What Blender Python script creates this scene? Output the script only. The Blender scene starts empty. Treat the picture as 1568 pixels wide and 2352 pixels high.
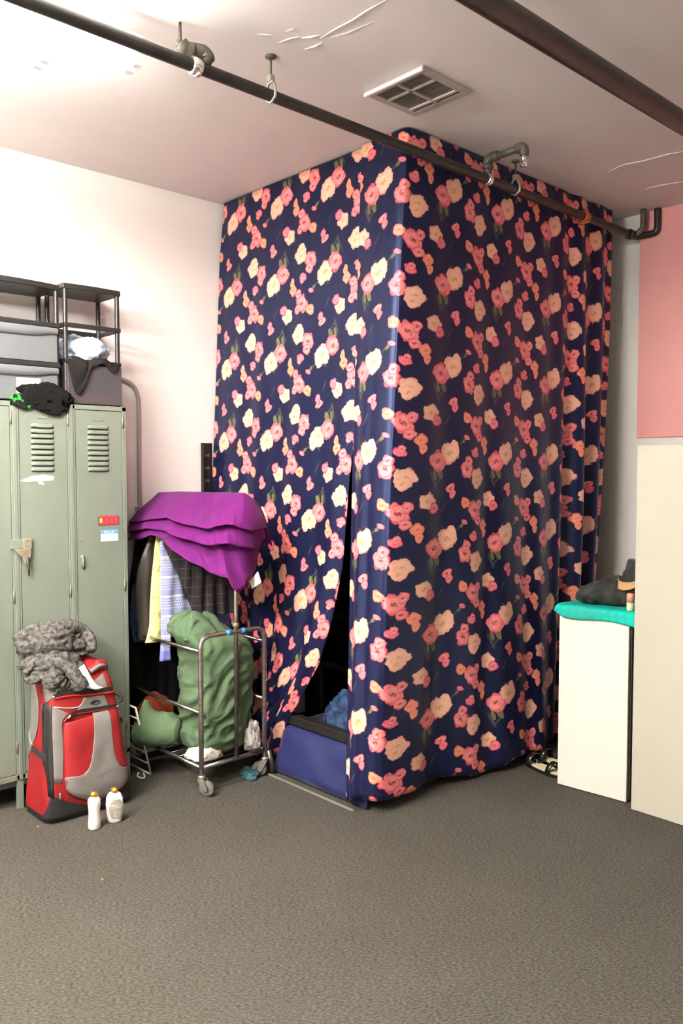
import bpy, math, random
from mathutils import Vector, Matrix, noise
random.seed(7)
PI = math.pi
C = bpy.context.scene.collection
H = 1.62
# ---------------------------------------------------------------- camera geometry (used to measure the room)
F_PX, YAW, PITCH = 1917.6, math.radians(47.003), math.radians(-2.93)
FWD = Vector((-math.sin(YAW)*math.cos(PITCH), math.cos(YAW)*math.cos(PITCH), math.sin(PITCH)))
RGT = Vector((math.cos(YAW), math.sin(YAW), 0))
UPV = RGT.cross(FWD)
def ray(x, y): return FWD + RGT*((x-784)/F_PX) - UPV*((y-1176)/F_PX)
def onX(x, y, X): d = ray(x, y); return d*(X/d.x) + Vector((0, 0, H))
def onY(x, y, Y): d = ray(x, y); return d*(Y/d.y) + Vector((0, 0, H))
def onZ(x, y, Z): d = ray(x, y); return d*((Z-H)/d.z) + Vector((0, 0, H))
# ---------------------------------------------------------------- materials
def S(r, g, b):
    f = lambda c: (c/255/12.92 if c/255 <= .04045 else ((c/255+.055)/1.055)**2.4)
    return (f(r), f(g), f(b), 1)
def L(nt, a, b): nt.links.new(a, b)
def mat(name, col, rough=.6, metal=0, col2=None, nscale=8, nmix=(.35, .65), bump=0, bscale=60, sheen=0, spec=.5,
        stretch=None, trans=0, coat=0, bdist=.002, wave=None):
    m = bpy.data.materials.new(name); m.use_nodes = True
    nt = m.node_tree; p = nt.nodes['Principled BSDF']
    p.inputs['Base Color'].default_value = col; p.inputs['Roughness'].default_value = rough
    if rough >= .75 and spec == .5: spec = .12
    p.inputs['Metallic'].default_value = metal; p.inputs['Specular IOR Level'].default_value = spec
    p.inputs['Sheen Weight'].default_value = sheen; p.inputs['Sheen Roughness'].default_value = .4
    p.inputs['Transmission Weight'].default_value = trans; p.inputs['Coat Weight'].default_value = coat
    tc = nt.nodes.new('ShaderNodeTexCoord'); vec = tc.outputs['Object']
    if stretch:
        mp = nt.nodes.new('ShaderNodeMapping'); mp.inputs['Scale'].default_value = stretch
        L(nt, vec, mp.inputs['Vector']); vec = mp.outputs['Vector']
    if col2:
        n = nt.nodes.new('ShaderNodeTexNoise'); n.inputs['Scale'].default_value = nscale; n.inputs['Detail'].default_value = 5
        L(nt, vec, n.inputs['Vector'])
        r = nt.nodes.new('ShaderNodeValToRGB'); r.color_ramp.elements[0].position = nmix[0]; r.color_ramp.elements[1].position = nmix[1]
        r.color_ramp.elements[0].color = col; r.color_ramp.elements[1].color = col2
        L(nt, n.outputs['Fac'], r.inputs['Fac']); L(nt, r.outputs['Color'], p.inputs['Base Color'])
    if bump:
        n = nt.nodes.new('ShaderNodeTexNoise'); n.inputs['Scale'].default_value = bscale; n.inputs['Detail'].default_value = 4
        L(nt, vec, n.inputs['Vector']); out = n.outputs['Fac']
        if wave:
            w = nt.nodes.new('ShaderNodeTexWave'); w.inputs['Scale'].default_value = wave; w.inputs['Distortion'].default_value = 3
            w.bands_direction = 'Z'; L(nt, vec, w.inputs['Vector']); out = w.outputs['Fac']
        b = nt.nodes.new('ShaderNodeBump'); b.inputs['Strength'].default_value = bump; b.inputs['Distance'].default_value = bdist
        L(nt, out, b.inputs['Height']); L(nt, b.outputs['Normal'], p.inputs['Normal'])
    return m
def emit(name, col, k):
    m = bpy.data.materials.new(name); m.use_nodes = True; p = m.node_tree.nodes['Principled BSDF']
    p.inputs['Base Color'].default_value = (.9, .9, .9, 1)
    p.inputs['Emission Color'].default_value = col; p.inputs['Emission Strength'].default_value = k
    return m
# ---------------------------------------------------------------- mesh builder
ORIG = {}
class MB:
    def __init__(s): s.v = []; s.f = []; s.m = []; s.uv = None
    def add(s, vs, fs, mi=0):
        o = len(s.v); s.v += [Vector(v) for v in vs]
        for f in fs: s.f.append([i+o for i in f]); s.m.append(mi)
        return s
    def box(s, a, b, mi=0):
        x0, y0, z0 = a; x1, y1, z1 = b
        return s.add([(x0,y0,z0),(x1,y0,z0),(x1,y1,z0),(x0,y1,z0),(x0,y0,z1),(x1,y0,z1),(x1,y1,z1),(x0,y1,z1)],
                     [(0,3,2,1),(4,5,6,7),(0,1,5,4),(1,2,6,5),(2,3,7,6),(3,0,4,7)], mi)
    def hexa(s, p8, mi=0):
        return s.add(p8, [(0,3,2,1),(4,5,6,7),(0,1,5,4),(1,2,6,5),(2,3,7,6),(3,0,4,7)], mi)
    def tube(s, pts, r, seg=10, mi=0, closed=False):
        pts = [Vector(p) for p in pts]; n = len(pts); rs = r if isinstance(r, (list, tuple)) else [r]*n
        vs = []; ref = None
        for i, p in enumerate(pts):
            if closed: t = pts[(i+1) % n] - pts[i-1]
            else: t = pts[min(i+1, n-1)] - pts[max(i-1, 0)]
            t.normalize()
            if ref is None:
                ref = Vector((0, 0, 1)) if abs(t.z) < .9 else Vector((1, 0, 0))
            u = (ref - t*ref.dot(t)).normalized(); w = t.cross(u); ref = u
            for k in range(seg):
                a = 2*PI*k/seg; vs.append(p + (u*math.cos(a) + w*math.sin(a))*rs[i])
        fs = []
        for i in range(n if closed else n-1):
            j = (i+1) % n
            for k in range(seg):
                l = (k+1) % seg; fs.append((i*seg+k, i*seg+l, j*seg+l, j*seg+k))
        if not closed: fs += [tuple(range(seg))[::-1], tuple((n-1)*seg+k for k in range(seg))]
        return s.add(vs, fs, mi)
    def lathe(s, c, prof, seg=24, mi=0, axis=None, sx=1, sy=1):
        c = Vector(c); ax = Vector(axis or (0, 0, 1)).normalized()
        q = Vector((0, 0, 1)).rotation_difference(ax)
        vs = []
        for r, z in prof:
            for k in range(seg):
                a = 2*PI*k/seg; vs.append(c + q @ Vector((r*math.cos(a)*sx, r*math.sin(a)*sy, z)))
        n = len(prof); fs = []
        for i in range(n-1):
            for k in range(seg):
                l = (k+1) % seg; fs.append((i*seg+k, i*seg+l, (i+1)*seg+l, (i+1)*seg+k))
        fs += [tuple(range(seg))[::-1], tuple((n-1)*seg+k for k in range(seg))]
        return s.add(vs, fs, mi)
    def grid(s, P, mi=0, wrap=False, caps=False):
        nr = len(P); nc = len(P[0]); vs = [p for row in P for p in row]; fs = []
        for i in range(nr-1):
            for k in range(nc if wrap else nc-1):
                l = (k+1) % nc; fs.append((i*nc+k, i*nc+l, (i+1)*nc+l, (i+1)*nc+k))
        if caps: fs += [tuple(range(nc))[::-1], tuple((nr-1)*nc+k for k in range(nc))]
        return s.add(vs, fs, mi)
    def poly(s, pts, off, mi=0):
        n = len(pts); pts = [Vector(p) for p in pts]; off = Vector(off)
        return s.add(pts + [p+off for p in pts], [tuple(range(n))[::-1], tuple(range(n, 2*n))] + [(i, (i+1) % n, n+(i+1) % n, n+i) for i in range(n)], mi)
    def build(s, name, mats, parent=None, origin=None, smooth=False, bevel=0, solid=0, sub=0, soff=-1):
        o0 = ORIG[parent.name] if parent else Vector(origin or (0, 0, 0))
        me = bpy.data.meshes.new(name); me.from_pydata([v - o0 for v in s.v], [], s.f)
        for m in (mats if isinstance(mats, (list, tuple)) else [mats]): me.materials.append(m)
        me.polygons.foreach_set('material_index', s.m)
        if smooth: me.polygons.foreach_set('use_smooth', [True]*len(me.polygons))
        if s.uv:
            lay = me.uv_layers.new(name='UVMap'); 
            for lp in me.loops: lay.data[lp.index].uv = s.uv[lp.vertex_index]
        me.update()
        o = bpy.data.objects.new(name, me); C.objects.link(o)
        if parent: o.parent = parent
        else: o.location = o0
        ORIG[o.name] = o0
        if bevel:
            b = o.modifiers.new('Bevel', 'BEVEL'); b.width = bevel; b.segments = 2; b.limit_method = 'ANGLE'
        if solid:
            b = o.modifiers.new('Solid', 'SOLIDIFY'); b.thickness = solid; b.offset = soff
        if sub:
            b = o.modifiers.new('Sub', 'SUBSURF'); b.levels = sub; b.render_levels = sub
        return o
def fix(o):
    import bmesh
    bm = bmesh.new(); bm.from_mesh(o.data); bmesh.ops.recalc_face_normals(bm, faces=bm.faces); bm.to_mesh(o.data); bm.free(); return o
def tag(o, label, cat, group=None):
    o['label'] = label; o['category'] = cat
    if group: o['group'] = group
    return o
def thing(name, loc, label, cat, group=None):
    o = bpy.data.objects.new(name, None); C.objects.link(o); o.location = loc; o.empty_display_size = .1
    ORIG[o.name] = Vector(loc); return tag(o, label, cat, group)
def struct(o): o['kind'] = 'structure'; return o
def lerp(a, b, t): return a+(b-a)*t
def key(tab, x):
    """piecewise-linear table lookup; tab sorted ascending on x"""
    if x <= tab[0][0]: return tab[0][1]
    for (a, va), (b, vb) in zip(tab, tab[1:]):
        if x <= b: return lerp(va, vb, (x-a)/(b-a))
    return tab[-1][1]
def smooth_path(pts, n=6):
    pts = [Vector(p) for p in pts]; out = []
    P = [pts[0]*2-pts[1]] + pts + [pts[-1]*2-pts[-2]]
    for i in range(1, len(P)-2):
        for k in range(n):
            t = k/n; a, b, c, d = P[i-1:i+3]
            out.append(.5*((2*b)+(c-a)*t+(2*a-5*b+4*c-d)*t*t+(3*b-a-3*c+d)*t**3))
    return out+[pts[-1]]
def heap(c, rad, seed, amp=.3, freq=2.2, res=5, hang=None, lift=1.0, rot=0):
    """rumpled cloth: folded blob lying on z = c.z; hang(x, y) -> how far the bottom may drop there"""
    import bmesh
    bm = bmesh.new(); bmesh.ops.create_icosphere(bm, subdivisions=res, radius=1)
    off = Vector((seed*3.1, seed*1.7, seed*.9)); mb = MB(); vs = []
    for v in bm.verts:
        p = v.co.copy(); w = p*freq+off
        w = w + Vector((noise.noise(w*.8), noise.noise(w*.8+Vector((9, 2, 4))), noise.noise(w*.8+Vector((3, 8, 1)))))*.9
        f = 1-2*abs(noise.noise(w)); f2 = 1-2*abs(noise.noise(w*2.3+off)); lump = noise.noise(p*1.3+off)
        k = 1+amp*(.55*f+.3*f2-.35)+amp*1.1*lump
        x, y, z = p.x*k*rad[0], p.y*k*rad[1], p.z*k*rad[2]
        if rot: x, y = x*math.cos(rot)-y*math.sin(rot), x*math.sin(rot)+y*math.cos(rot)
        z += rad[2]*lift*.35
        if z < 0: z *= .12
        z = max(z, 0)+.0
        q = Vector((c[0]+x, c[1]+y, c[2]+z))
        if hang: q = hang(q, p)
        vs.append(q)
    mb.add(vs, [[v.index for v in f.verts] for f in bm.faces]); bm.free()
    return mb
# ================================================================ floral fabric
def rose_group():
    g = bpy.data.node_groups.new('rose', 'ShaderNodeTree'); I = g.interface
    for n, t in (('Base', 'NodeSocketColor'), ('Vec', 'NodeSocketVector'), ('Center', 'NodeSocketVector'), ('Scale', 'NodeSocketVector'),
                 ('Rot', 'NodeSocketFloat'), ('Petals', 'NodeSocketFloat'), ('Noise', 'NodeSocketFloat'),
                 ('Inner', 'NodeSocketColor'), ('Mid', 'NodeSocketColor'), ('Outer', 'NodeSocketColor')):
        I.new_socket(n, in_out='INPUT', socket_type=t)
    I.new_socket('Color', in_out='OUTPUT', socket_type='NodeSocketColor')
    N = g.nodes.new; i = N('NodeGroupInput').outputs; out = N('NodeGroupOutput')
    def vm(op, a, b=None, c=None):
        n = N('ShaderNodeVectorMath'); n.operation = op
        for k, q in enumerate((a, b, c)):
            if q is None: continue
            if isinstance(q, tuple): n.inputs[k].default_value = q
            else: g.links.new(q, n.inputs[k])
        return n
    def m(op, a, b=None, c=None):
        n = N('ShaderNodeMath'); n.operation = op
        for k, q in enumerate((a, b, c)):
            if q is None: continue
            if isinstance(q, (int, float)): n.inputs[k].default_value = q
            else: g.links.new(q, n.inputs[k])
        return n.outputs[0]
    d = vm('SUBTRACT', i['Vec'], i['Center']).outputs[0]
    w = vm('WRAP', d, (.22, .2125, 1), (-.22, -.2125, -1)).outputs[0]
    r = N('ShaderNodeVectorRotate'); r.rotation_type = 'Z_AXIS'; g.links.new(w, r.inputs['Vector']); g.links.new(i['Rot'], r.inputs['Angle'])
    q = vm('DIVIDE', r.outputs[0], i['Scale']).outputs[0]
    sx = N('ShaderNodeSeparateXYZ'); g.links.new(q, sx.inputs[0])
    th = m('ARCTAN2', sx.outputs[1], sx.outputs[0]); rr = vm('LENGTH', q).outputs['Value']
    pet = m('SINE', m('MULTIPLY_ADD', th, i['Petals'], i['Rot']))
    edge = m('ADD', m('MULTIPLY_ADD', pet, -.085, rr), m('MULTIPLY_ADD', i['Noise'], .5, -.25))
    mk = N('ShaderNodeMapRange'); mk.interpolation_type = 'SMOOTHSTEP'
    for k, v in (('From Min', .86), ('From Max', 1.02), ('To Min', 1), ('To Max', 0)): mk.inputs[k].default_value = v
    g.links.new(edge, mk.inputs['Value'])
    # petal shading that belongs to the print: a spiral of darker creases around a deep heart
    spir = m('SINE', m('ADD', m('MULTIPLY', rr, 12), m('MULTIPLY', th, 2)))
    tone = m('MULTIPLY_ADD', spir, .12, m('ADD', rr, m('MULTIPLY_ADD', i['Noise'], .7, -.35)))
    r1 = N('ShaderNodeMapRange'); r1.inputs['From Min'].default_value = .04; r1.inputs['From Max'].default_value = .38
    r2 = N('ShaderNodeMapRange'); r2.inputs['From Min'].default_value = .5; r2.inputs['From Max'].default_value = 1.0
    g.links.new(tone, r1.inputs['Value']); g.links.new(tone, r2.inputs['Value'])
    def mix(f, a, b):
        n = N('ShaderNodeMix'); n.data_type = 'RGBA'; g.links.new(f, n.inputs[0]); g.links.new(a, n.inputs[6]); g.links.new(b, n.inputs[7]); return n.outputs[2]
    c1 = mix(r1.outputs[0], i['Inner'], i['Mid']); c2 = mix(r2.outputs[0], c1, i['Outer'])
    g.links.new(mix(mk.outputs[0], i['Base'], c2), out.inputs['Color'])
    return g
def floral():
    m = bpy.data.materials.new('navy rose print satin'); m.use_nodes = True; nt = m.node_tree; p = nt.nodes['Principled BSDF']
    p.inputs['Roughness'].default_value = .42; p.inputs['Specular IOR Level'].default_value = .55; p.inputs['Specular Tint'].default_value = (.45, .55, 1, 1)
    p.inputs['Sheen Weight'].default_value = .12; p.inputs['Sheen Roughness'].default_value = .35; p.inputs['Sheen Tint'].default_value = (.35, .4, 1, 1)
    uv = nt.nodes.new('ShaderNodeUVMap'); uv.uv_map = 'UVMap'
    ns = nt.nodes.new('ShaderNodeTexNoise'); ns.inputs['Scale'].default_value = 55; ns.inputs['Detail'].default_value = 2; L(nt, uv.outputs[0], ns.inputs['Vector'])
    G = rose_group()
    pink = ((.42, .015, .02, 1), (.87, .31, .29, 1), (.80, .085, .12, 1))
    hot = ((.45, .14, .05, 1), (.84, .24, .27, 1), (.78, .045, .11, 1))
    cream = ((.74, .30, .10, 1), (.90, .53, .37, 1), (.88, .38, .28, 1))
    cor = ((.75, .14, .04, 1), (.88, .33, .21, 1), (.84, .18, .10, 1))
    leaf = ((.13, .11, .04, 1), (.16, .15, .05, 1), (.12, .13, .06, 1)); stem = ((.06, .06, .05, 1),)*3
    E = [(-.062, -.112, .008, .05, -.5, 1, stem), (-.035, -.118, .005, .045, .75, 1, stem), (.118, .082, .006, .04, .9, 1, stem), (.028, .072, .005, .03, -.9, 1, stem),
         (-.018, -.078, .017, .036, -.5, 1, leaf), (-.055, -.085, .012, .03, -.3, 1, leaf), (.13, .088, .010, .02, .8, 1, leaf),
         (.015, -.245, .004, .035, .5, 1, stem), (.225, .05, .004, .025, .4, 1, stem),
         (.064, .050, .038, .036, .9, 3, cream), (.040, .022, .060, .054, .2, 3, cream), (-.012, -.030, .030, .036, .2, 3, pink), (-.040, -.016, .054, .050, .4, 4, pink),
         (.150, .102, .023, .013, .45, 2, hot),
         (.245, -.098, .054, .048, .3, 5, cream), (.238, -.125, .040, .033, .1, 3, cream), (.158, -.058, .050, .044, 1.1, 5, pink), (.168, -.018, .030, .030, .4, 3, pink),
         (.152, -.225, .036, .028, .5, 3, cor), (.225, -.265, .056, .046, .8, 5, pink), (.262, -.238, .024, .030, .2, 3, pink), (.255, -.318, .030, .026, .3, 3, pink),
         (.350, -.212, .046, .042, .2, 5, cream), (.386, -.246, .030, .030, .5, 3, hot),
         (.305, -.345, .030, .032, .3, 4, cor), (.315, -.385, .019, .026, .1, 3, cor),
         (.217, .022, .034, .021, .3, 3, hot), (.225, .036, .019, .022, .2, 3, pink),
         (.052, -.150, .031, .022, -.4, 3, pink), (.064, -.178, .021, .024, .1, 3, hot)]
    prev = None
    for dx, dy, rx, ry, rot, pt, cols in E:
        n = nt.nodes.new('ShaderNodeGroup'); n.node_tree = G
        n.inputs['Center'].default_value = (dx, dy, 0); n.inputs['Scale'].default_value = (rx, ry, 1)
        n.inputs['Rot'].default_value = rot; n.inputs['Petals'].default_value = pt
        for k, c in zip(('Inner', 'Mid', 'Outer'), cols): n.inputs[k].default_value = c
        if prev is None: n.inputs['Base'].default_value = (.0072, .0080, .034, 1)
        else: L(nt, prev, n.inputs['Base'])
        L(nt, uv.outputs[0], n.inputs['Vec']); L(nt, ns.outputs['Fac'], n.inputs['Noise']); prev = n.outputs[0]
    L(nt, prev, p.inputs['Base Color'])
    return m
FLORAL = floral()
# ---------------------------------------------------------------- the two curtains round the corner booth
def quad(a, b, c, t):   # t 0 bottom, .5 mid, 1 top
    return a*(1-t)*(1-2*t) + b*4*t*(1-t) + c*t*(2*t-1)
TOP = [(-2.965,2.900),(-2.83,2.905),(-2.74,2.90),(-2.685,2.905),(-2.662,2.95),(-2.66,3.2),(-2.66,3.8),(-2.66,4.3),(-2.66,4.74)]
MID = [(-2.950,2.825),(-2.84,2.805),(-2.75,2.79),(-2.69,2.80),(-2.662,2.86),(-2.655,3.2),(-2.650,3.8),(-2.655,4.3),(-2.67,4.70)]
BOT = [(-2.865,2.700),(-2.79,2.690),(-2.725,2.695),(-2.685,2.73),(-2.675,2.82),(-2.700,3.17),(-2.600,3.82),(-2.66,4.22),(-2.76,4.66)]
SCOL = [2.62,2.755,2.845,2.90,2.955,3.2,3.8,4.3,4.74]
def right_curtain():
    P = []; uvs = []; nz = 110
    n_sub = 24
    for iz in range(nz+1):
        tz = iz/nz; ctrl = []
        z_n = 3.195*(1-tz)+.05*tz; t = (z_n-.05)/3.145
        ctrl = [Vector((quad(BOT[k][0], MID[k][0], TOP[k][0], t), quad(BOT[k][1], MID[k][1], TOP[k][1], t), SCOL[k])) for k in range(9)]
        path = smooth_path(ctrl, n_sub); row = []
        for k, q in enumerate(path):
            a = path[max(k-1, 0)]; b = path[min(k+1, len(path)-1)]
            tx, ty = b.x-a.x, b.y-a.y; l = math.hypot(tx, ty) or 1; nx, ny = ty/l, -tx/l
            s = q.z; dn = (1-t)
            amp = .002+.020*dn**.8
            f = math.sin(2*PI*s/.33+.9*math.sin(2.1*s)+.25*dn)*.6 + math.sin(2*PI*s/.171+1.4)*.28*dn
            f += -1.1*math.exp(-((s-2.79)/.03)**2)*dn*.8
            amp2 = max(0, min(1, (s-4.0)/.3))
            f2 = math.sin(2*PI*(s-4.12)/.21)*amp2*(.008+.034*min(1, dn*1.6))
            f2 += -.055*math.exp(-((s-4.27)/.05)**2)*max(0, min(1, (dn-.25)*2))
            edge = min(1, k/8)
            d = amp*f*edge+f2
            z = z_n + (1-t)**12*(.018*math.sin(s*6.5+1)+.012*math.sin(s*14))
            row.append((q.x+nx*d, q.y+ny*d, z)); uvs.append((s-2.733+.012*math.sin(z*1.7), z-2.527))
        P.append(row)
    mb = MB().grid(P); mb.uv = uvs
    return mb
rc = right_curtain().build('curtain', FLORAL, origin=(-2.66, 3.6, .05), smooth=True, solid=.0018, soff=0)
tag(rc, 'wide navy rose curtain panel right of the slit, turning the corner to the back wall', 'curtain')
def left_curtain():
    XR = [(.04,-3.50),(.1,-3.49),(.25,-3.44),(.357,-3.375),(.6,-3.225),(.837,-3.14),(1.135,-3.06),(1.57,-3.012),(1.87,-2.962),(1.95,-2.95),(3.2,-2.955)]
    XL = [(.04,-3.78),(.1,-3.80),(.3,-3.93),(.8,-4.08),(1.4,-4.185),(2.87,-4.188),(3.2,-4.16)]
    YY = [(.04,2.735),(.12,2.725),(.3,2.745),(.6,2.775),(1.0,2.80),(2.0,2.855),(3.2,2.915)]
    P = []; uvs = []; nz, nu = 110, 130
    for iz in range(nz+1):
        z0 = 3.195*(1-iz/nz)+.06*iz/nz; row = []
        xl, xr, y = key(XL, z0), key(XR, z0), key(YY, z0); w = (xr-xl)/1.2; dn = 1-z0/3.2
        for iu in range(nu+1):
            u = iu/nu; x = lerp(xl, xr, u); g = max(0, 1-w)
            f = math.sin(2*PI*u*4.2+1.0*math.sin(5*u))*.55+math.sin(2*PI*u*7.3+1)*.25
            yy = y + (.002+.012*dn+.030*g)*f
            yy -= .05*math.exp(-((z0-.26)/.06)**2)*(1 if .1 < u < 1 else .6)*max(0, 1-w*1.6)*2.0*math.sin(PI*u)
            yy += .05*u**6*max(0, min(1, (1.9-z0))) + .014
            z = z0 + .02*math.sin(u*9)*dn**8
            row.append((x, max(yy, 2.712), z))
            # pattern is printed the other way up on this panel
            uvs.append((-((-4.145+1.19*u)+3.19)*.44/.405, -(z0-3.081)+.0*u))
        P.append(row)
    mb = MB().grid(P); mb.uv = uvs
    return mb
lc = left_curtain().build('curtain', FLORAL, origin=(-3.6, 2.85, .06), smooth=True, solid=.0018, soff=0)
tag(lc, 'navy rose curtain panel left of the slit, hanging behind the purple garment', 'curtain')
M_BLACK = mat('black painted steel', S(24,23,22), .45, bump=.1)
mb = MB().box((-4.16, 2.945, 3.165), (-2.70, 2.965, 3.2)).box((-2.70, 2.955, 3.165), (-2.676, 4.75, 3.2))
tag(mb.build('curtain_track', M_BLACK, origin=(-2.7, 2.955, 3.165)), 'thin black L-shaped curtain track under the ceiling behind the rose curtains', 'curtain rail')
# ================================================================ room
def carpet():
    m = bpy.data.materials.new('grey carpet'); m.use_nodes = True; nt = m.node_tree; p = nt.nodes['Principled BSDF']
    p.inputs['Roughness'].default_value = .95; p.inputs['Specular IOR Level'].default_value = .1
    tc = nt.nodes.new('ShaderNodeTexCoord'); mp = nt.nodes.new('ShaderNodeMapping'); mp.vector_type = 'TEXTURE'; mp.inputs['Rotation'].default_value = (0, 0, 1.0); mp.inputs['Scale'].default_value = (2.3, 1, 1)
    L(nt, tc.outputs['Object'], mp.inputs['Vector'])
    a = nt.nodes.new('ShaderNodeTexNoise'); a.inputs['Scale'].default_value = 185; a.inputs['Detail'].default_value = 3; a.inputs['Roughness'].default_value = .65; L(nt, mp.outputs[0], a.inputs['Vector'])
    b = nt.nodes.new('ShaderNodeTexNoise'); b.inputs['Scale'].default_value = 1.6; b.inputs['Detail'].default_value = 4; L(nt, tc.outputs['Object'], b.inputs['Vector'])
    r = nt.nodes.new('ShaderNodeValToRGB'); e = r.color_ramp.elements
    e[0].position = .3; e[0].color = (.027, .0252, .0225, 1); e[1].position = .7; e[1].color = (.118, .110, .095, 1)
    L(nt, a.outputs['Fac'], r.inputs['Fac'])
    r2 = nt.nodes.new('ShaderNodeValToRGB'); r2.color_ramp.elements[0].position = .3; r2.color_ramp.elements[1].position = .7
    r2.color_ramp.elements[0].color = (.9, .89, .88, 1); r2.color_ramp.elements[1].color = (1.03, 1.02, 1.02, 1); L(nt, b.outputs['Fac'], r2.inputs['Fac'])
    x = nt.nodes.new('ShaderNodeMix'); x.data_type = 'RGBA'; x.blend_type = 'MULTIPLY'; x.inputs[0].default_value = 1
    L(nt, r.outputs[0], x.inputs[6]); L(nt, r2.outputs[0], x.inputs[7])
    c = nt.nodes.new('ShaderNodeTexNoise'); c.inputs['Scale'].default_value = 70; c.inputs['Detail'].default_value = 2; L(nt, mp.outputs[0], c.inputs['Vector'])
    r3 = nt.nodes.new('ShaderNodeValToRGB'); r3.color_ramp.elements[0].position = .35; r3.color_ramp.elements[1].position = .65
    r3.color_ramp.elements[0].color = (1.07, .96, .98, 1); r3.color_ramp.elements[1].color = (.95, 1.03, .90, 1); L(nt, c.outputs['Fac'], r3.inputs['Fac'])
    y = nt.nodes.new('ShaderNodeMix'); y.data_type = 'RGBA'; y.blend_type = 'MULTIPLY'; y.inputs[0].default_value = 1
    L(nt, x.outputs[2], y.inputs[6]); L(nt, r3.outputs[0], y.inputs[7]); L(nt, y.outputs[2], p.inputs['Base Color'])
    bp = nt.nodes.new('ShaderNodeBump'); bp.inputs['Strength'].default_value = .4; bp.inputs['Distance'].default_value = .003
    L(nt, a.outputs['Fac'], bp.inputs['Height']); L(nt, bp.outputs[0], p.inputs['Normal'])
    return m
M_WALL = mat('cream white painted wall', (.83,.80,.755,1), .75, col2=(.81,.775,.73,1), nscale=1.2, bump=.06, bscale=90)
M_WALLB = mat('white painted back wall', (.84,.82,.78,1), .75, col2=(.81,.79,.75,1), nscale=1.2, bump=.06, bscale=90)
M_PINK = mat('pink painted board', (.88,.43,.41,1), .8, col2=(.86,.40,.385,1), nscale=2.5, bump=.15, bscale=240)
M_CEIL = mat('patched dusky white ceiling paint', (.83,.775,.76,1), .8, col2=(.78,.725,.71,1), nscale=1.1, bump=.55, bscale=2.6, stretch=(1, .35, 1), bdist=.012)
struct(MB().box((-4.35,-3.2,-.1),(3.4,5.1,0)).build('floor', carpet()))
# ceiling slab, with old plaster ridges left from repairs
cb = MB().box((-4.35,-3.2,3.2),(3.4,5.1,3.3))
def scar(pts, r):
    p = [onZ(x, y, 3.2) for x, y in pts]; cb.tube(p, [r*.2]+[r*.6]*(len(p)-2)+[r*.15], 6)
scar([(735,88),(770,66),(808,46),(845,22),(890,-2)], .006)
scar([(590,78),(612,79),(625,80)], .006); scar([(640,98),(664,88),(690,84)], .007); scar([(692,87),(712,84),(735,80)], .009)
scar([(700,113),(722,106),(740,97)], .008); scar([(655,72),(672,66),(690,72)], .005); scar([(760,86),(800,74),(860,48)], .004)
scar([(810,118),(817,120)], .007); scar([(875,31),(882,32)], .007)
scar([(1395,395),(1430,378),(1480,368),(1540,352),(1590,345)], .008); scar([(1480,434),(1520,424),(1580,415)], .010); scar([(1260,377),(1290,370)], .006)
ce = struct(cb.build('ceiling', M_CEIL))
struct(MB().box((-4.35,-3.2,0),(-4.2,5.1,3.2)).build('wall_left', M_WALL))
struct(MB().box((-4.2,4.95,0),(3.25,5.1,3.2)).build('wall_back', M_WALLB))
struct(MB().box((3.25,-3.2,0),(3.4,5.1,3.2)).build('wall_right', M_WALLB))
struct(MB().box((-4.2,-3.2,0),(3.25,-3.05,3.2)).build('wall_front', M_WALLB))
o = struct(MB().box((-2.578,4.93,1.818),(3.25,4.95,3.2)).build('trim_1', M_PINK)); o['label'] = 'pink painted upper field of the back wall'
o = struct(MB().box((-3.46,2.684,0),(-2.80,2.694,.006)).build('trim_2', mat('pale floor strip', (.20,.185,.155,1), .6))); o['label'] = 'pale carpet edging strip in front of the blue bench'
# ---------------------------------------------------------------- ceiling strip lights
M_LAMPW = mat('white enamel', (.85,.85,.83,1), .4)
M_TUBE = emit('lit fluorescent tube', (1.0,.965,.90,1), 24)
M_TUBE2 = emit('brighter tube of added lights', (1.0,.965,.90,1), 76)  # stronger emission for the added crosswise lights
def strip_light(a, b, label, z=3.05, tube=None, group='ceiling strip lights'):
    """a, b: (x, y) of the two ends"""
    a, b = Vector((*a, 0)), Vector((*b, 0)); u = (b-a).normalized(); w = Vector((-u.y, u.x, 0)); up = Vector((0, 0, 1)); c = (a+b)/2
    t = thing('strip_light', (c.x, c.y, z), label, 'ceiling light', group)
    def slab(p, q, hw, z0, z1): return MB().hexa([p-w*hw+up*z0, q-w*hw+up*z0, q+w*hw+up*z0, p+w*hw+up*z0, p-w*hw+up*z1, q-w*hw+up*z1, q+w*hw+up*z1, p+w*hw+up*z1])
    fix(slab(a, b, .052, z+.04, z+.085).build('housing', M_LAMPW, t, bevel=.006))
    for s in (-1, 1):
        MB().tube([a+u*.03+w*s*.03+up*z, b-u*.03+w*s*.03+up*z], .017, 12).build('tube', tube or M_TUBE, t, smooth=True)
        for p in (a, b-u*.03): fix(slab(p+w*s*.03, p+w*s*.03+u*.028, .014, z-.02, z+.04).build('lamp_holder', M_LAMPW, t))
    for k in (.2, .8): p = a.lerp(b, k); MB().tube([p+up*(z+.085), p+up*3.2], .006, 8).build('hanger_rod', M_LAMPW, t)
    return t
strip_light((-2.905, -1.1), (-2.905, 1.29), 'white fluorescent strip light nearest the left wall, glaring in the upper left corner')
strip_light((-2.715, -.85), (-2.715, 1.54), 'white fluorescent strip light just left of the thin sprinkler pipe')
strip_light((-2.50, -.75), (-1.28, -.75), 'unseen strip light added crosswise behind the camera to light the back wall, nearer one', 2.90, M_TUBE2)  # unseen pair added behind the camera to brighten the back wall
strip_light((-2.50, -1.15), (-1.28, -1.15), 'unseen strip light added crosswise behind the camera to light the back wall, farther one', 2.90, M_TUBE2)
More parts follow.
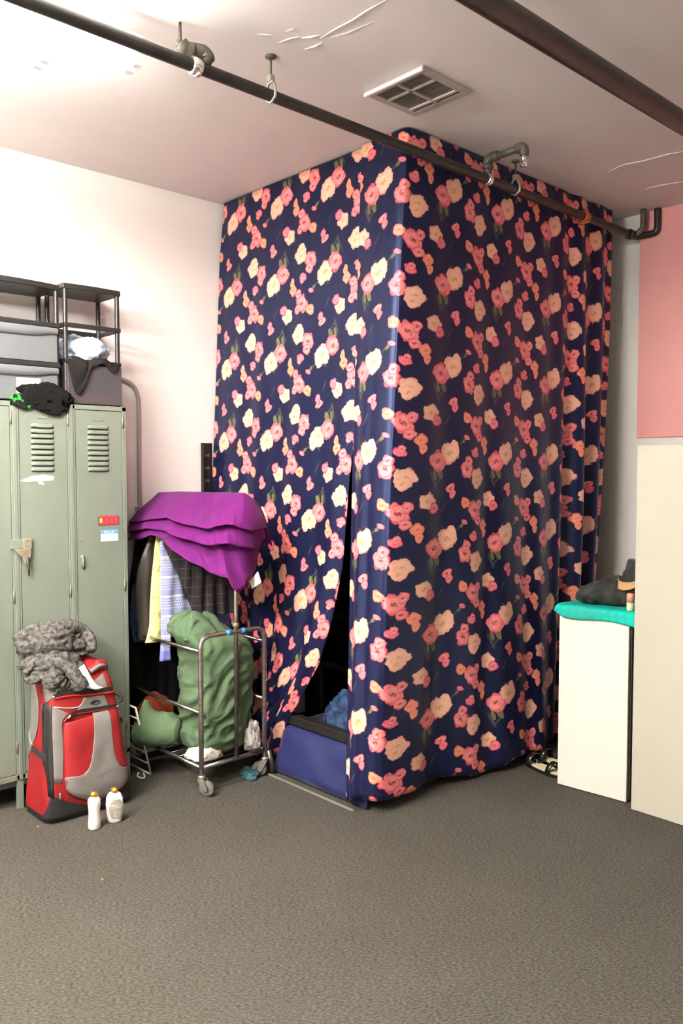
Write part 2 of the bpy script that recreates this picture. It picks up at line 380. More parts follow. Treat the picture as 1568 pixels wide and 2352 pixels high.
# ---------------------------------------------------------------- pipes
M_PIPE = mat('dark brown painted pipe', (.022,.020,.018,1), .38, col2=(.038,.034,.029,1), nscale=14, bump=.1)
M_GALV = mat('galvanised steel', (.55,.55,.50,1), .4, .8, col2=(.42,.42,.38,1), nscale=30)
M_CHROME = mat('chrome sprinkler', (.8,.8,.78,1), .2, .9)
M_FIT = mat('grey brown iron fitting', (.10,.088,.070,1), .5, .3, col2=(.16,.14,.11,1), nscale=20)
M_ORANGE = mat('rusty orange clamp', (.45,.10,.035,1), .6)
px, pz = -2.585, 3.052
t = thing('sprinkler_pipe', (px, 3, pz), 'thin dark sprinkler pipe crossing the ceiling in front of the curtain', 'pipe')
MB().tube([(px, -.3, pz), (px, 1, pz), (px, 3, pz), (px, 4.87, pz)], .0225, 18).build('pipe_run', M_PIPE, t, smooth=True)
def hanger(y, rodmat):
    h = MB().tube([(px, y, pz-.027), (px-.027, y, pz-.01), (px-.027, y, pz+.03), (px-.012, y, pz+.052), (px+.012, y, pz+.052), (px+.027, y, pz+.03), (px+.027, y, pz-.01)], .006, 8, closed=True).build('hanger', M_GALV, t, smooth=True)
    MB().tube([(px, y, pz+.05), (px, y, 3.2)], .0045, 8).build('rod', rodmat, h, smooth=True)
    MB().lathe((px, y, 3.188), [(.004, 0), (.022, .006), (.022, .0115)], 16).build('ceiling_plate', M_FIT, h, smooth=True)
    MB().box((px-.011, y-.011, pz+.052), (px+.011, y+.011, pz+.075)).build('nut', M_GALV, h)
for y in (2.04, 3.63): hanger(y, M_FIT)
def drop(y, name, length, dirx):
    e = MB()
    e.tube([(px, y, pz+.018), (px, y, pz+.07)], .019, 14)
    e.lathe((px, y, pz+.045), [(.022, 0), (.028, .008), (.028, .02), (.022, .028)], 16)
    p = smooth_path([(px, y, pz+.06), (px, y, pz+.085), (px+dirx*.02, y, pz+.10), (px+dirx*.06, y, pz+.10)])
    e.tube(p, .024, 14)
    if length > .1: e.tube([(px+dirx*.05, y, pz+.10), (px+dirx*length, y, pz+.10)], .017, 14)
    e.tube(smooth_path([(px+dirx*(length-.02), y, pz+.10), (px+dirx*(length+.01), y, pz+.10), (px+dirx*(length+.022), y, pz+.085), (px+dirx*(length+.022), y, pz+.06)]), .023, 14)
    b = e.build('branch_elbow', M_FIT, t, smooth=True)
    hx = px+dirx*(length+.022)
    s = MB().lathe((hx, y, pz+.005), [(.004, 0), (.019, .003), (.019, .006), (.006, .008), (.005, .022), (.012, .026), (.016, .038), (.016, .058)], 14)
    s.tube([(hx-.010, y, pz+.04), (hx-.014, y, pz+.02), (hx-.003, y, pz+.008)], .003, 6); s.tube([(hx+.010, y, pz+.04), (hx+.014, y, pz+.02), (hx+.003, y, pz+.008)], .003, 6)
    s.build('sprinkler_head', M_CHROME, b, smooth=True)
    MB().lathe((px, y-.014, pz), [(.026, 0), (.031, .004), (.031, .026), (.026, .03)], 18, axis=(0, 1, 0)).build('clamp', M_CHROME, t, smooth=True)
drop(3.40, 'r', .19, 1)
# the drop near the lamp: two stacked elbows turned back on themselves and a threaded rod to the ceiling
y = 1.70
e = MB(); e.tube(smooth_path([(px, y+.035, pz+.015), (px+.004, y+.05, pz+.04), (px-.004, y+.035, pz+.062), (px-.02, y-.01, pz+.060)]), [.018]*6+[.025]*6+[.026]*6+[.022], 14)
e.tube(smooth_path([(px-.008, y+.0, pz+.060), (px-.02, y-.03, pz+.062), (px-.026, y-.045, pz+.074)]), [.024]*6+[.027]*6+[.016], 14)
b = e.build('branch_elbow', M_FIT, t, smooth=True)
MB().lathe((px-.028, y-.045, pz+.066), [(.018, 0), (.018, .006), (.012, .018), (.0062, .026), (.005, .148-.066)], 12).lathe((px-.028, y-.045, pz+.085), [(.0055, 0), (.0065, .004), (.0055, .008), (.0065, .012), (.0055, .016), (.0065, .02), (.0055, .024), (.0065, .028), (.0055, .032)], 10).build('threaded_rod', M_FIT, b, smooth=True)
MB().lathe((px, y-.02, pz), [(.026, 0), (.032, .004), (.032, .036), (.026, .04)], 18, axis=(0, 1, 0)).build('clamp', M_CHROME, t, smooth=True)
MB().tube([(px-.02, y+.0, pz-.028), (px+.03, y+.0, pz-.034)], .005, 8).build('clamp_bolt', M_CHROME, t, smooth=True)
MB().lathe((px, 4.28, pz), [(.025, 0), (.031, .005), (.031, .04), (.025, .045)], 18, axis=(0, 1, 0)).tube([(px-.04, 4.30, pz-.03), (px-.02, 4.30, pz-.034), (px+.03, 4.30, pz-.03)], .008, 8).build('clamp', M_ORANGE, t, smooth=True)
e = MB()
e.lathe((px, 4.80, pz), [(.024, 0), (.03, .005), (.03, .03), (.024, .035)], 18, axis=(0, 1, 0))
e.tube(smooth_path([(px, 4.85, pz), (px, 4.89, pz), (px+.02, 4.91, pz+.004), (px+.10, 4.915, pz+.006), (px+.125, 4.915, pz+.03), (px+.125, 4.915, pz+.147)]), .021, 14)
e.build('wall_elbow', M_PIPE, t, smooth=True)
e = MB().tube(smooth_path([(px+.0, 4.86, pz), (px+.04, 4.865, pz+.02), (px+.055, 4.87, pz+.05), (px+.055, 4.87, pz+.148)]), .017, 12)
e.build('riser', M_FIT, t, smooth=True)
t2 = thing('ceiling_pipe', (-1.62, 2, 3.05), 'thick dark pipe running along the ceiling at the upper right', 'pipe')
MB().tube([(-1.625, -.4, 3.05), (-1.622, 1, 3.05), (-1.62, 4.93, 3.05)], .041, 24).build('pipe_run', M_PIPE, t2, smooth=True)
for y in (0.2, 4.5):
    MB().tube([(-1.62, y, 3.05+.03), (-1.62, y, 3.2)], .006, 8).build('hanger_rod', M_FIT, t2)
# ---------------------------------------------------------------- ceiling vent
M_VENT = mat('painted vent steel', (.45,.395,.375,1), .35)
M_VOID = mat('dark duct', (.10,.085,.075,1), .9)
x0, x1, y0, y1 = -2.555, -2.232, 2.515, 2.828
v = thing('ceiling_vent', ((x0+x1)/2, (y0+y1)/2, 3.2), 'square white louvred air vent in the ceiling in front of the curtain corner', 'vent')
MB().box((x0+.03, y0+.03, 3.192), (x1-.03, y1-.03, 3.1985)).build('duct_opening', M_VOID, v)
w = .034
MB().box((x0,y0,3.184),(x1,y0+w,3.2)).box((x0,y1-w,3.184),(x1,y1,3.2)).box((x0,y0+w,3.184),(x0+w,y1-w,3.2)).box((x1-w,y0+w,3.184),(x1,y1-w,3.2)).build('frame', M_VENT, v, bevel=.003)
MB().box((x0,y0-.006,3.176),(x1,y0+.004,3.19)).build('rim_lip', mat('pale vent edge', (.85,.83,.78,1), .3), v)  # one lip paler than the rest of the frame
b = MB(); xm = (x0+x1)/2; b.box((xm-.007,y0+w,3.182),(xm+.007,y1-w,3.195)); b.box((x0+w,y0+.105,3.182),(x1-w,y0+.117,3.195)); b.box((x0+w,y1-.075,3.180),(x1-w,y1-.062,3.195))
b.build('divider', M_VENT, v)
b = MB()
for k in range(26):
    yy = y0+w+.006+k*(y1-y0-2*w-.012)/25
    b.hexa([(x0+w,yy,3.188),(x1-w,yy,3.188),(x1-w,yy+.002,3.187),(x0+w,yy+.002,3.187),(x0+w,yy+.005,3.196),(x1-w,yy+.005,3.196),(x1-w,yy+.007,3.195),(x0+w,yy+.007,3.195)])
b.build('louvres', mat('grey brown louvre', (.22,.185,.165,1), .6), v)  # slats coloured darker than the frame
# ---------------------------------------------------------------- conduit on the left wall
cd = MB().tube(smooth_path([(-4.185,1.90,2.118),(-4.185,2.15,2.118),(-4.185,2.255,2.112),(-4.185,2.322,2.085),(-4.185,2.352,2.03),(-4.185,2.358,1.94),(-4.185,2.358,1.6),(-4.185,2.358,1.0),(-4.185,2.358,.02)], 5), .011, 12)
M_COND = mat('painted conduit', (.40,.36,.31,1), .45, .3)
t = thing('conduit', (-4.185, 2.358, .0), 'thin bent metal conduit on the left wall, curving down beside the lockers', 'conduit')
cd.build('conduit_tube', M_COND, t, smooth=True)
for z in (1.40, .5): MB().box((-4.199, 2.335, z-.01), (-4.170, 2.381, z+.01)).build('strap_clip', M_COND, t)
# ================================================================ lockers
M_LOCK = mat('sage green enamel', (.195,.222,.176,1), .45, col2=(.175,.20,.158,1), nscale=3, bump=.05, bscale=40)
M_LOCKD = mat('dark gap inside lockers', (.05,.055,.042,1), .8)
M_RUST = mat('rust stained steel', (.22,.165,.10,1), .7, .2, col2=(.27,.265,.19,1), nscale=40)
LX = -3.905
DIV = [.673, .964, 1.255, 1.552, 1.831, 2.115]
Z0, Z1 = .143, 1.937
t = thing('locker_bank', (-4.05, 1.5, 0), 'sage green metal locker bank with louvred doors against the left wall', 'locker')
b = MB()
b.box((-4.19, DIV[0], Z1-.012), (LX, DIV[-1]+.012, Z1)).box((-4.19, DIV[0], Z0), (LX, DIV[-1]+.012, Z0+.012)).box((-4.195, DIV[0], Z0), (-4.185, DIV[-1]+.012, Z1))
b.box((-4.19, DIV[-1], Z0), (LX, DIV[-1]+.012, Z1)).box((-4.19, DIV[0]-.012, Z0), (LX, DIV[0], Z1))
b.box((LX-.02, DIV[0], Z1-.022), (LX+.002, DIV[-1]+.012, Z1+.001)).box((LX-.02, DIV[0], Z0-.002), (LX+.002, DIV[-1]+.012, Z0+.024))
for d in DIV: 
    wd = .020 if d < 2 else .010
    b.box((LX-.02, d-wd, Z0), (LX+.002, d+(wd if d < 2 else .012), Z1))
    if d < 2: b.box((LX+.001, d-.009, Z0), (LX+.0045, d+.009, Z1))
b.build('cabinet_body', M_LOCK, t, bevel=.002)
MB().box((LX-.045, DIV[0], Z0+.02), (LX-.02, DIV[-1], Z1-.02)).build('inner_recess', M_LOCKD, t)
for d in DIV[1:]:
    MB().box((LX-.028, d-.016, 0), (LX, d+.012, Z0)).build('leg', M_LOCK, t, bevel=.002)
for d in (DIV[0], DIV[2], DIV[4], DIV[5]): MB().box((-4.19, d-.016, 0), (-4.165, d+.012, Z0)).build('leg', M_LOCK, t, bevel=.002)
def door(y0, y1, lev, latch, lab):
    dm = MB(); zt, zb = 1.912, .171
    dm.box((LX-.016, y0, zb), (LX-.001, y1, zt))
    yc = (y0+y1)/2-.004; w = .058
    for k in range(9):
        z = 1.829-k*.0262
        prof = [(0, .011), (.004, .0095), (.0085, .003), (.0095, -.004), (.008, -.0075)]
        P = []
        for j in range(13):
            u = -1+2*j/12; e = (1-abs(u)**6); bend = (.0035*(1-u*u) if lev and k < 2 else 0)
            P.append([(LX-.001+dx*e+.0005, yc+u*w, z+dz*(.55+.45*e)-bend) for dx, dz in prof])
        dm.grid(P, 0)
        dm.box((LX-.0012, yc-w*.95, z-.0122-(.003 if lev and k < 2 else 0)), (LX+.0002, yc+w*.95, z-.0062), 1)
    o = dm.build('door', [M_LOCK, M_LOCKD], t); o['label'] = lab
    MB().box((LX-.001, yc-.027, 1.862), (LX+.0015, yc+.027, 1.876)).build('number_plate', M_LOCK, o, bevel=.001)
    for z in (1.86, 1.02, .30): MB().tube([(LX+.0035, y1+.0045, z-.028), (LX+.0035, y1+.0045, z+.028)], .0042, 8).build('hinge', M_RUST, o, smooth=True)
    return o
for i in range(5):
    y0, y1 = DIV[i]+.0225, DIV[i+1]-(.0225 if i < 4 else .0125)
    o = door(y0, y1, i == 3, 0, ['louvred door hidden past the left edge', 'louvred door hidden past the left edge', 'louvred door cut by the left picture edge', 'middle louvred door with lever latch', 'right louvred door with stickers'][i])
    if i == 3:
        h = MB().box((LX+.001, DIV[3]-.030, 1.247), (LX+.010, DIV[3]+.030, 1.290)).build('latch_plate', M_LOCK, o, bevel=.002)
        MB().box((LX-.001, DIV[3]+.028, 1.236), (LX+.016, DIV[3]+.068, 1.292)).build('latch_housing', M_RUST, o, bevel=.003)
        q = [(LX+.012, DIV[3]-.024, 1.247), (LX+.012, DIV[3]+.062, 1.247), (LX+.012, DIV[3]+.060, 1.205), (LX+.012, DIV[3]+.034, 1.165), (LX+.012, DIV[3]+.018, 1.205)]
        MB().poly(q, (.008, 0, 0)).build('latch_lever', M_RUST, o, bevel=.002)
        MB().tube([(LX+.018, DIV[3]+.040, 1.205), (LX+.02, DIV[3]+.048, 1.16), (LX+.016, DIV[3]+.050, 1.115)], [.009, .006, .003], 8).build('latch_tongue', mat('dark steel', (.07,.065,.05,1), .5, .5), o, smooth=True)
        p = [onX(x, y, LX) for x, y in ((45,1105),(70,1094),(100,1090),(125,1094),(123,1103),(98,1105),(102,1114),(90,1112),(86,1105),(60,1107))]
        MB().poly([(LX-.0008, v.y, v.z) for v in p], (.0006, 0, 0)).build('tape_residue', mat('yellowed tape residue', (.62,.60,.42,1), .5), o)
    if i == 4:
        MB().lathe((LX-.001, 1.878, 1.183), [(.011, 0), (.011, .004), (.006, .009)], 14, axis=(1, 0, 0)).build('lock_cylinder', M_RUST, o, smooth=True)
        MB().tube([(LX+.007, 1.878, 1.182), (LX+.010, 1.880, 1.158), (LX+.006, 1.881, 1.125)], [.006, .005, .003], 8).build('latch_tongue', M_RUST, o, smooth=True)
        MB().lathe((LX-.001, 1.884, 1.132), [(.009, 0), (.008, .004)], 12, axis=(1, 0, 0)).build('latch_hole', mat('dark steel hole', (.05,.045,.035,1), .6), o)
        for (a, c, r) in ((1.874, 1.262, .012), (1.893, 1.278, .006), (1.866, 1.252, .006)):
            MB().poly([(LX-.0008, a+r*math.cos(k*PI/4)*(1+.3*math.sin(k*3)), c+r*.6*math.sin(k*PI/4)) for k in range(8)], (.0005, 0, 0)).build('rust_spot', M_RUST, o)
        # crayon sticker: four red crayons on a strip, a yellow patch on the first
        Y = lambda x, y: onX(x, y, LX)
        st = MB(); ya, yb = Y(227,1192).y, Y(272,1192).y; za, zb2 = Y(250,1205).z, Y(250,1187).z
        st.box((LX-.001, ya-.002, za-.002), (LX+.0003, yb+.002, zb2+.002), 0)
        s = st.build('crayon_sticker', [mat('dark sticker outline', (.05,.025,.02,1), .5)], o); s['label'] = 'sticker of four red crayons'
        red, yel = mat('crayon red', (.62,.045,.06,1), .5), mat('crayon yellow', (.85,.62,.05,1), .5)
        for k in range(4):
            y0c = ya+.002+k*(yb-ya)/4; w = (yb-ya)/4-.003
            MB().poly([(LX+.0003, y0c, za), (LX+.0003, y0c+w, za), (LX+.0003, y0c+w, zb2), (LX+.0003, y0c+w*.65, zb2+.009), (LX+.0003, y0c+w*.35, zb2+.009), (LX+.0003, y0c, zb2)], (.0004, 0, 0)).build('crayon_print', red, s)
        MB().box((LX+.0007, ya+.003, za+.012), (LX+.0011, ya+.018, zb2-.006)).build('yellow_print', yel, s)
        # name tag with the blue HELLO header
        a, c = Y(232,1244), Y(271,1216)
        n = MB().box((LX-.001, a.y, a.z), (LX+.0004, c.y, c.z)).build('name_tag', mat('white paper', (.88,.88,.88,1), .6), o); n['label'] = 'white name tag with blue header reading HELLO'
        hh = .020
        MB().box((LX+.0002, a.y, c.z-hh), (LX+.0007, c.y, c.z)).build('tag_header', mat('tag blue', (.10,.36,.85,1), .5), n)
        tx = MB(); cw = .0085; x0 = a.y+.018
        segs = {'H': [(0,0,0,2),(1,0,1,2),(0,1,1,1)], 'E': [(0,0,0,2),(0,0,1,0),(0,1,1,1),(0,2,1,2)], 'L': [(0,0,0,2),(0,0,1,0)], 'O': [(0,0,0,2),(1,0,1,2),(0,0,1,0),(0,2,1,2)]}
        for k, ch in enumerate('HELLO'):
            for (p, q, r, u) in segs[ch]:
                X0 = x0+k*cw*1.35; zz = c.z-hh*.78
                tx.box((LX+.0006, X0+p*cw*.8-.0012, zz+q*hh*.28-.0012), (LX+.0010, X0+r*cw*.8+.0012, zz+u*hh*.28+.0012))
        tx.build('lettering', mat('pale print', (.75,.88,.95,1), .5), n)
# ================================================================ plastic drawer towers on the lockers
M_BLKP = mat('black plastic', (.022,.020,.019,1), .38, spec=.5)
M_DRAW = mat('smoky translucent plastic', (.17,.175,.185,1), .28, trans=.15, spec=.6)
M_DRAWD = mat('dark smoky translucent plastic', (.062,.063,.066,1), .28, trans=.1, spec=.6, col2=(.085,.068,.075,1), nscale=9)
def tower(y0, y1, ztop, rims, drawers, label, dm, bow):
    xf, xb = -3.945, -4.175; zb = 1.9375
    t = thing('drawer_tower', ((xf+xb)/2, (y0+y1)/2, zb), label, 'storage drawers', 'plastic towers on the lockers')
    for x in (xf-.012, xb+.012):
        for y in (y0+.012, y1-.012):
            MB().lathe((x, y, zb), [(.011, 0), (.012, .02), (.012, ztop-zb-.03), (.010, ztop-zb-.012)], 14).build('post', M_BLKP, t, smooth=True)
    pts = [(xb, y0)] + [(xf+bow*(1-(2*k/12-1)**2), lerp(y0-.004, y1+.004, k/12)) for k in range(13)] + [(xb, y1)]
    MB().poly([(x, y, ztop-.028) for x, y in pts], (0, 0, .028)).build('top_panel', M_BLKP, t, bevel=.005)
    for z in rims:
        r = MB(); k = .018
        r.box((xf-.016, y0, z-.011), (xf+.006, y1, z+.011)).box((xb, y0, z-.011), (xb+.016, y1, z+.011)).box((xb, y0, z-.011), (xf, y0+.014, z+.011)).box((xb, y1-.014, z-.011), (xf, y1, z+.011))
        r.build('shelf_rim', M_BLKP, t, bevel=.003)
    for a, c, openf in drawers:
        d = MB(); th = .004; X1 = xf+.004; X0 = xb+.02; ya, yb = y0+.016, y1-.016
        if dm is M_DRAWD: ya, yb = y0+.008, y1-.006; X1 = xf+.018
        d.box((X1-th, ya, a), (X1, yb, c)).box((X0, ya, a), (X0+th, yb, c)).box((X0, ya, a), (X1-th, ya+th, c)).box((X0, yb-th, a), (X1-th, yb, c)).box((X0, ya, a), (X1-th, yb, a+th))
        o = d.build('drawer', dm, t, bevel=.002)
        # lipped pull along the top of the front
        P = []
        for j in range(17):
            u = -1+2*j/16; dz = .016*(1-min(1, abs(u)*1.15)**4)
            P.append([(X1+.001, ya+(u+1)/2*(yb-ya), c-.001), (X1+.012, ya+(u+1)/2*(yb-ya), c-.006), (X1+.011, ya+(u+1)/2*(yb-ya), c-.030-dz), (X1+.001, ya+(u+1)/2*(yb-ya), c-.034-dz)])
        if not openf: MB().grid(P).build('drawer_pull', dm, o, smooth=True)
    return t
tower(1.22, 1.800, 2.515, (2.318, 2.125), [(1.95, 2.112, 0), (2.138, 2.305, 0)], 'wide black drawer tower with smoky drawers on the lockers, cut by the left picture edge', M_DRAW, .03)
tower(1.822, 2.125, 2.532, (2.330, 2.155), [(1.945, 2.140, 1)], 'narrow black drawer tower with a light blue cloth inside, right one on the lockers', M_DRAWD, .012)
M_LBLUE = mat('pale blue cotton', (.50,.62,.80,1), .8, col2=(.62,.70,.82,1), nscale=5, bump=.2)
h = heap((-4.05, 1.972, 2.1665), (.10, .118, .083), 3, .34, 1.7, lift=1.5)
tag(h.build('folded_shirt', M_LBLUE, origin=(-4.05,1.972,2.1665), smooth=True), 'pale blue crumpled cloth heaped in the open bay of the narrow drawer tower', 'clothes')
M_BLKC = mat('black cloth', (.007,.0065,.0065,1), .85, bump=.3, bscale=40)
# black garment hung over the drawer front
P = []
for j in range(15):
    u = j/14; yy = 1.832+.27*u; row = []
    drop_ = key([(0,.02),(.06,.05),(.13,.17),(.26,.19),(.33,.10),(.42,.025),(.7,.02),(.85,.045),(.95,.03),(1,.0)], u)
    for k in range(9):
        v = k/8; s_ = v*(.045+drop_)
        x = -3.960+min(s_, .048)+.004*math.sin(u*21+k); z = 2.172+.012*math.sin(u*12)-max(0, s_-.03)
        row.append((x+.003*(k % 2), yy+(.02*math.sin(v*4) if u < .3 else 0), z))
    P.append(row)
tag(MB().grid(P).build('draped_garment', mat('washed black cloth', (.020,.018,.0165,1), .8, col2=(.010,.009,.009,1), nscale=10), origin=(-3.93,1.9,2.0), smooth=True, solid=.006, sub=1), 'washed black garment hanging out over the front of the narrow tower drawer', 'clothes')
M_GREENC = mat('black cloth with green print', (.014,.013,.013,1), .8, col2=(.035,.33,.045,1), nscale=38, nmix=(.55,.58))
def hang_lock(q, p):
    over = q.x-(LX-.002)
    if over > 0: q = Vector((LX+.006+over*.25, q.y, q.z-over*1.4*(1 if p.z < .3 else .6)))
    return q
h = heap((-3.915, 1.715, 1.938), (.045, .115, .062), 11, .34, 2.4, lift=1.3, hang=hang_lock)
tag(h.build('crumpled_shirt', M_BLKC, origin=(-3.92,1.715,1.938), smooth=True), 'black cloth heap hanging over the front edge of the locker top', 'clothes')
h = heap((-3.903, 1.606, 1.938), (.022, .068, .024), 5, .3, 2.6, lift=1.2, res=5, hang=hang_lock)
tag(h.build('printed_cloth', M_GREENC, origin=(-3.903,1.606,1.938), smooth=True), 'black cloth with bright green print under the black heap on the locker top', 'clothes')
b = MB().box((-3.934, 1.575, 1.95), (-3.929, 1.700, 2.055))
t = thing('paper_card', (-3.93, 1.64, 1.938), 'white paper card with faint pink lines standing against the lower wide drawer', 'card')
MB().box((-3.926, 1.575, 1.938), (-3.9235, 1.690, 2.052)).build('sheet', mat('white card', (.86,.85,.85,1), .6), t)
MB().box((-3.9236, 1.585, 2.034), (-3.9231, 1.68, 2.039)).build('printed_line', mat('pink print', (.75,.30,.42,1), .6), t)
# ================================================================ red rolling duffel
def inpoly(p, poly):
    x, y = p; c = False; n = len(poly)
    for i in range(n):
        (x1, y1), (x2, y2) = poly[i], poly[i-1]
        if (y1 > y) != (y2 > y) and x < (x2-x1)*(y-y1)/(y2-y1)+x1: c = not c
    return c
cp = lambda pts: [(x/4.356, 1420+y/4.356) for x, y in pts]
XF = -3.63
fr = lambda pts: [(v.y, v.z) for v in (onX(x, y, XF) for x, y in cp(pts))]
sd = lambda pts: [(v.x, v.z) for v in (onY(x, y, 1.575) for x, y in cp(pts))]
M_RED = mat('red ripstop nylon', (.30,.008,.010,1), .6, col2=(.24,.006,.008,1), nscale=7, bump=.25, bscale=14, bdist=.01)
M_GREY = mat('grey nylon panel', (.205,.19,.172,1), .6, col2=(.17,.155,.14,1), nscale=9, bump=.2, bscale=16, bdist=.008)
M_BLKN = mat('black nylon', (.016,.015,.015,1), .55, bump=.2, bscale=120)
BAGY = [(0,1.558,1.972),(.03,1.548,1.988),(.12,1.552,1.984),(.3,1.570,1.955),(.45,1.582,1.935),(.56,1.588,1.918),(.64,1.592,1.905),(.69,1.61,1.885),(.725,1.66,1.83)]
BAGX = [(0,-3.885,-3.635),(.03,-3.888,-3.612),(.2,-3.888,-3.612),(.45,-3.886,-3.635),(.56,-3.882,-3.648),(.60,-3.88,-3.655),(.655,-3.876,-3.685),(.70,-3.87,-3.735),(.725,-3.85,-3.78)]
def bag_sec(z):
    yl, yr = key([(a, b) for a, b, c in BAGY], z), key([(a, c) for a, b, c in BAGY], z)
    xb, xf = key([(a, b) for a, b, c in BAGX], z), key([(a, c) for a, b, c in BAGX], z)
    return yl, yr, xb, xf
ang = [2*PI*k/240 for k in range(240)]
def bag_pt(a, z, grow=0):
    yl, yr, xb, xf = bag_sec(z); e = 2/7
    c, s_ = math.cos(a), math.sin(a); q = lambda v: math.copysign(abs(v)**e, v)
    y = (yl+yr)/2+((yr-yl)/2+grow)*q(s_); x = (xb+xf)/2+((xf-xb)/2+grow)*q(c)
    n = .004*noise.noise(Vector((x*9, y*9, z*9)))+.003*noise.noise(Vector((x*22, y*22, z*14)))
    return Vector((x+n*(1 if c > 0 else .2), y+n, z))
ZS = [.003+.722*i/180 for i in range(181)]
mb = MB(); rows = [[bag_pt(a, z) for a in ang] for z in ZS]
mb.grid(rows, 0, wrap=True)
# rounded lid
top = []
for k in range(1, 9):
    f = 1-(k/8)**2; zc = ZS[-1]+.022*math.sin(k/8*PI/2)
    cx, cy = -3.815, 1.745
    top.append([Vector((cx+(p.x-cx)*math.cos(k/8*PI/2), cy+(p.y-cy)*math.cos(k/8*PI/2), zc)) for p in rows[-1]])
top[-1] = [Vector((-3.815+.002*math.cos(a), 1.745+.002*math.sin(a), ZS[-1]+.022)) for a in ang]
mb.grid([rows[-1]]+top, 0, wrap=True); mb.add(rows[0], [tuple(range(240))[::-1]], 2)
for i, f in enumerate(mb.f):
    c = sum((mb.v[k] for k in f), Vector())/len(f)
    if c.z < .04 or c.x < -3.872: mb.m[i] = 2
bag = thing('rolling_duffel', (-3.76, 1.765, 0), 'upright red and grey rolling duffel bag standing before the lockers', 'bag')
mb.build('bag_body', [M_RED, M_GREY, M_BLKN], bag, smooth=True)
# surfaces that lie on the bag: find x on the front for a (y, z)
def frontx(y, z, out=0):
    yl, yr, xb, xf = bag_sec(z); u = min(.999, abs((y-(yl+yr)/2)/((yr-yl)/2)))
    return (xb+xf)/2+(xf-xb)/2*(1-u**7)**(1/7)+out
def on_front(pts, out, n=5):
    q = smooth_path([(0, *p) for p in fr(pts)], n); return [Vector((frontx(p.y, p.z, out), p.y, p.z)) for p in q]
def sidey(x, z, out=0):
    yl, yr, xb, xf = bag_sec(z); u = min(.999, abs((x-(xb+xf)/2)/((xf-xb)/2)))
    return (yl+yr)/2-(yr-yl)/2*(1-u**7)**(1/7)-out
def on_side(pts, out, n=5):
    q = smooth_path([(p[0], 0, p[1]) for p in sd(pts)], n); return [Vector((p.x, sidey(p.x, p.z, out), p.z)) for p in q]
M_PIPING = mat('red piping', (.62,.02,.02,1), .4)
def patch(name, m, one, two, out, front=True, n=5, across=16, off=None):
    """sewn panel between two traced edges, lying on the bag surface"""
    f = fr if front else sd
    A, B = [smooth_path([(0, *p) for p in f(e)], n) for e in (one, two)]; P = []
    for p, q in zip(A, B):
        row = []
        for k in range(across+1):
            t = k/across; y, z = lerp(p.y, q.y, t), lerp(p.z, q.z, t); e = out*(1-(2*t-1)**8*.7)
            if front: row.append((frontx(y, z, e+(off(y, z) if off else 0)), y, z))
            else: row.append((y, sidey(y, z, e), z))
        P.append(row)
    return MB().grid(P).build(name, m, bag, smooth=True, solid=.002)
# bulging lower pocket
PKL = [(640,1050),(632,1150),(630,1300),(630,1450),(630,1570),(640,1700),(660,1740),(700,1765),(790,1792)]
PKR = [(1192,890),(1213,1000),(1222,1150),(1235,1300),(1262,1440),(1270,1560),(1240,1640),(1160,1715),(960,1812)]
kl, kr = [[(0, *p) for p in fr(e)] for e in (PKL, PKR)]
KL, KR = smooth_path(kl, 8), smooth_path(kr, 8)
tl_, tr_ = sorted([(p.z, p.y) for p in KL]), sorted([(p.z, p.y) for p in KR])
ztop_, zbot_ = max(p.z for p in KL+KR), min(p.z for p in KL+KR)
def pocket_off(y, z):
    l, r = key(tl_, z), key(tr_, z); u = max(-1, min(1, 2*(y-l)/max(.01, r-l)-1)); v = (z-zbot_)/(ztop_-zbot_)
    o = .030*max(0, 1-abs(u)**5)**.6*max(0, 1-abs(2*v-1)**6)**.6
    o += .004*noise.noise(Vector((y*14, z*20, 3)))*(1-abs(u))
    o += .0045*math.sin(z*75+y*22)*max(0, (.19-z)/.19)*(1-u*u)*min(1, v*5)
    return max(o, .0005)
P = []
for p, q in zip(KL, KR):
    P.append([(frontx(lerp(p.y, q.y, k/48), lerp(p.z, q.z, k/48), pocket_off(lerp(p.y, q.y, k/48), lerp(p.z, q.z, k/48))), lerp(p.y, q.y, k/48), lerp(p.z, q.z, k/48)) for k in range(49)])
MB().grid(P).build('front_pocket', M_RED, bag, smooth=True, solid=.002)
patch('front_panel', M_GREY, [(925,945),(918,1050),(908,1180),(885,1330),(850,1460),(790,1535),(720,1560),(634,1582),(640,1650),(650,1715),(740,1770),(850,1795)],
      [(1082,918),(1090,1050),(1093,1180),(1103,1320),(1130,1410),(1170,1462),(1215,1474),(1262,1468),(1266,1520),(1262,1590),(1150,1690),(960,1800)], .0025, off=pocket_off, across=30)
patch('side_strip', M_GREY, [(548,890),(543,960),(540,1050),(534,1300),(528,1640)], [(700,960),(655,1005),(628,1060),(630,1300),(612,1645)], .002)
patch('badge_panel', M_GREY, [(845,800),(838,850),(805,892),(775,930)], [(1062,772),(1078,815),(1098,865),(1108,892)], .0025)
patch('lid_panel', M_GREY, [(505,640),(640,682),(850,660),(980,634),(1085,560)], [(512,880),(580,800),(850,742),(1000,722),(1108,705)], .002)
patch('base_guard', M_BLKN, [(500,1768),(600,1806),(760,1845),(900,1838),(1160,1745),(1290,1630)], [(445,2045),(560,2075),(760,2058),(900,2040),(1150,1960),(1325,1870)], .003, across=24)
patch('corner_band', M_BLKN, [(482,890),(482,1300),(484,1780)], [(540,882),(534,1300),(524,1800)], .003)
patch('side_panel', M_GREY, [(240,690),(243,900),(240,1200),(238,1440)], [(320,650),(366,880),(364,1150),(300,1380)], .002, front=False)
MB().tube(on_front([(636,1040),(715,968),(900,935),(1080,905),(1195,888)], .008), .0045, 8).build('piping', M_PIPING, bag, smooth=True)
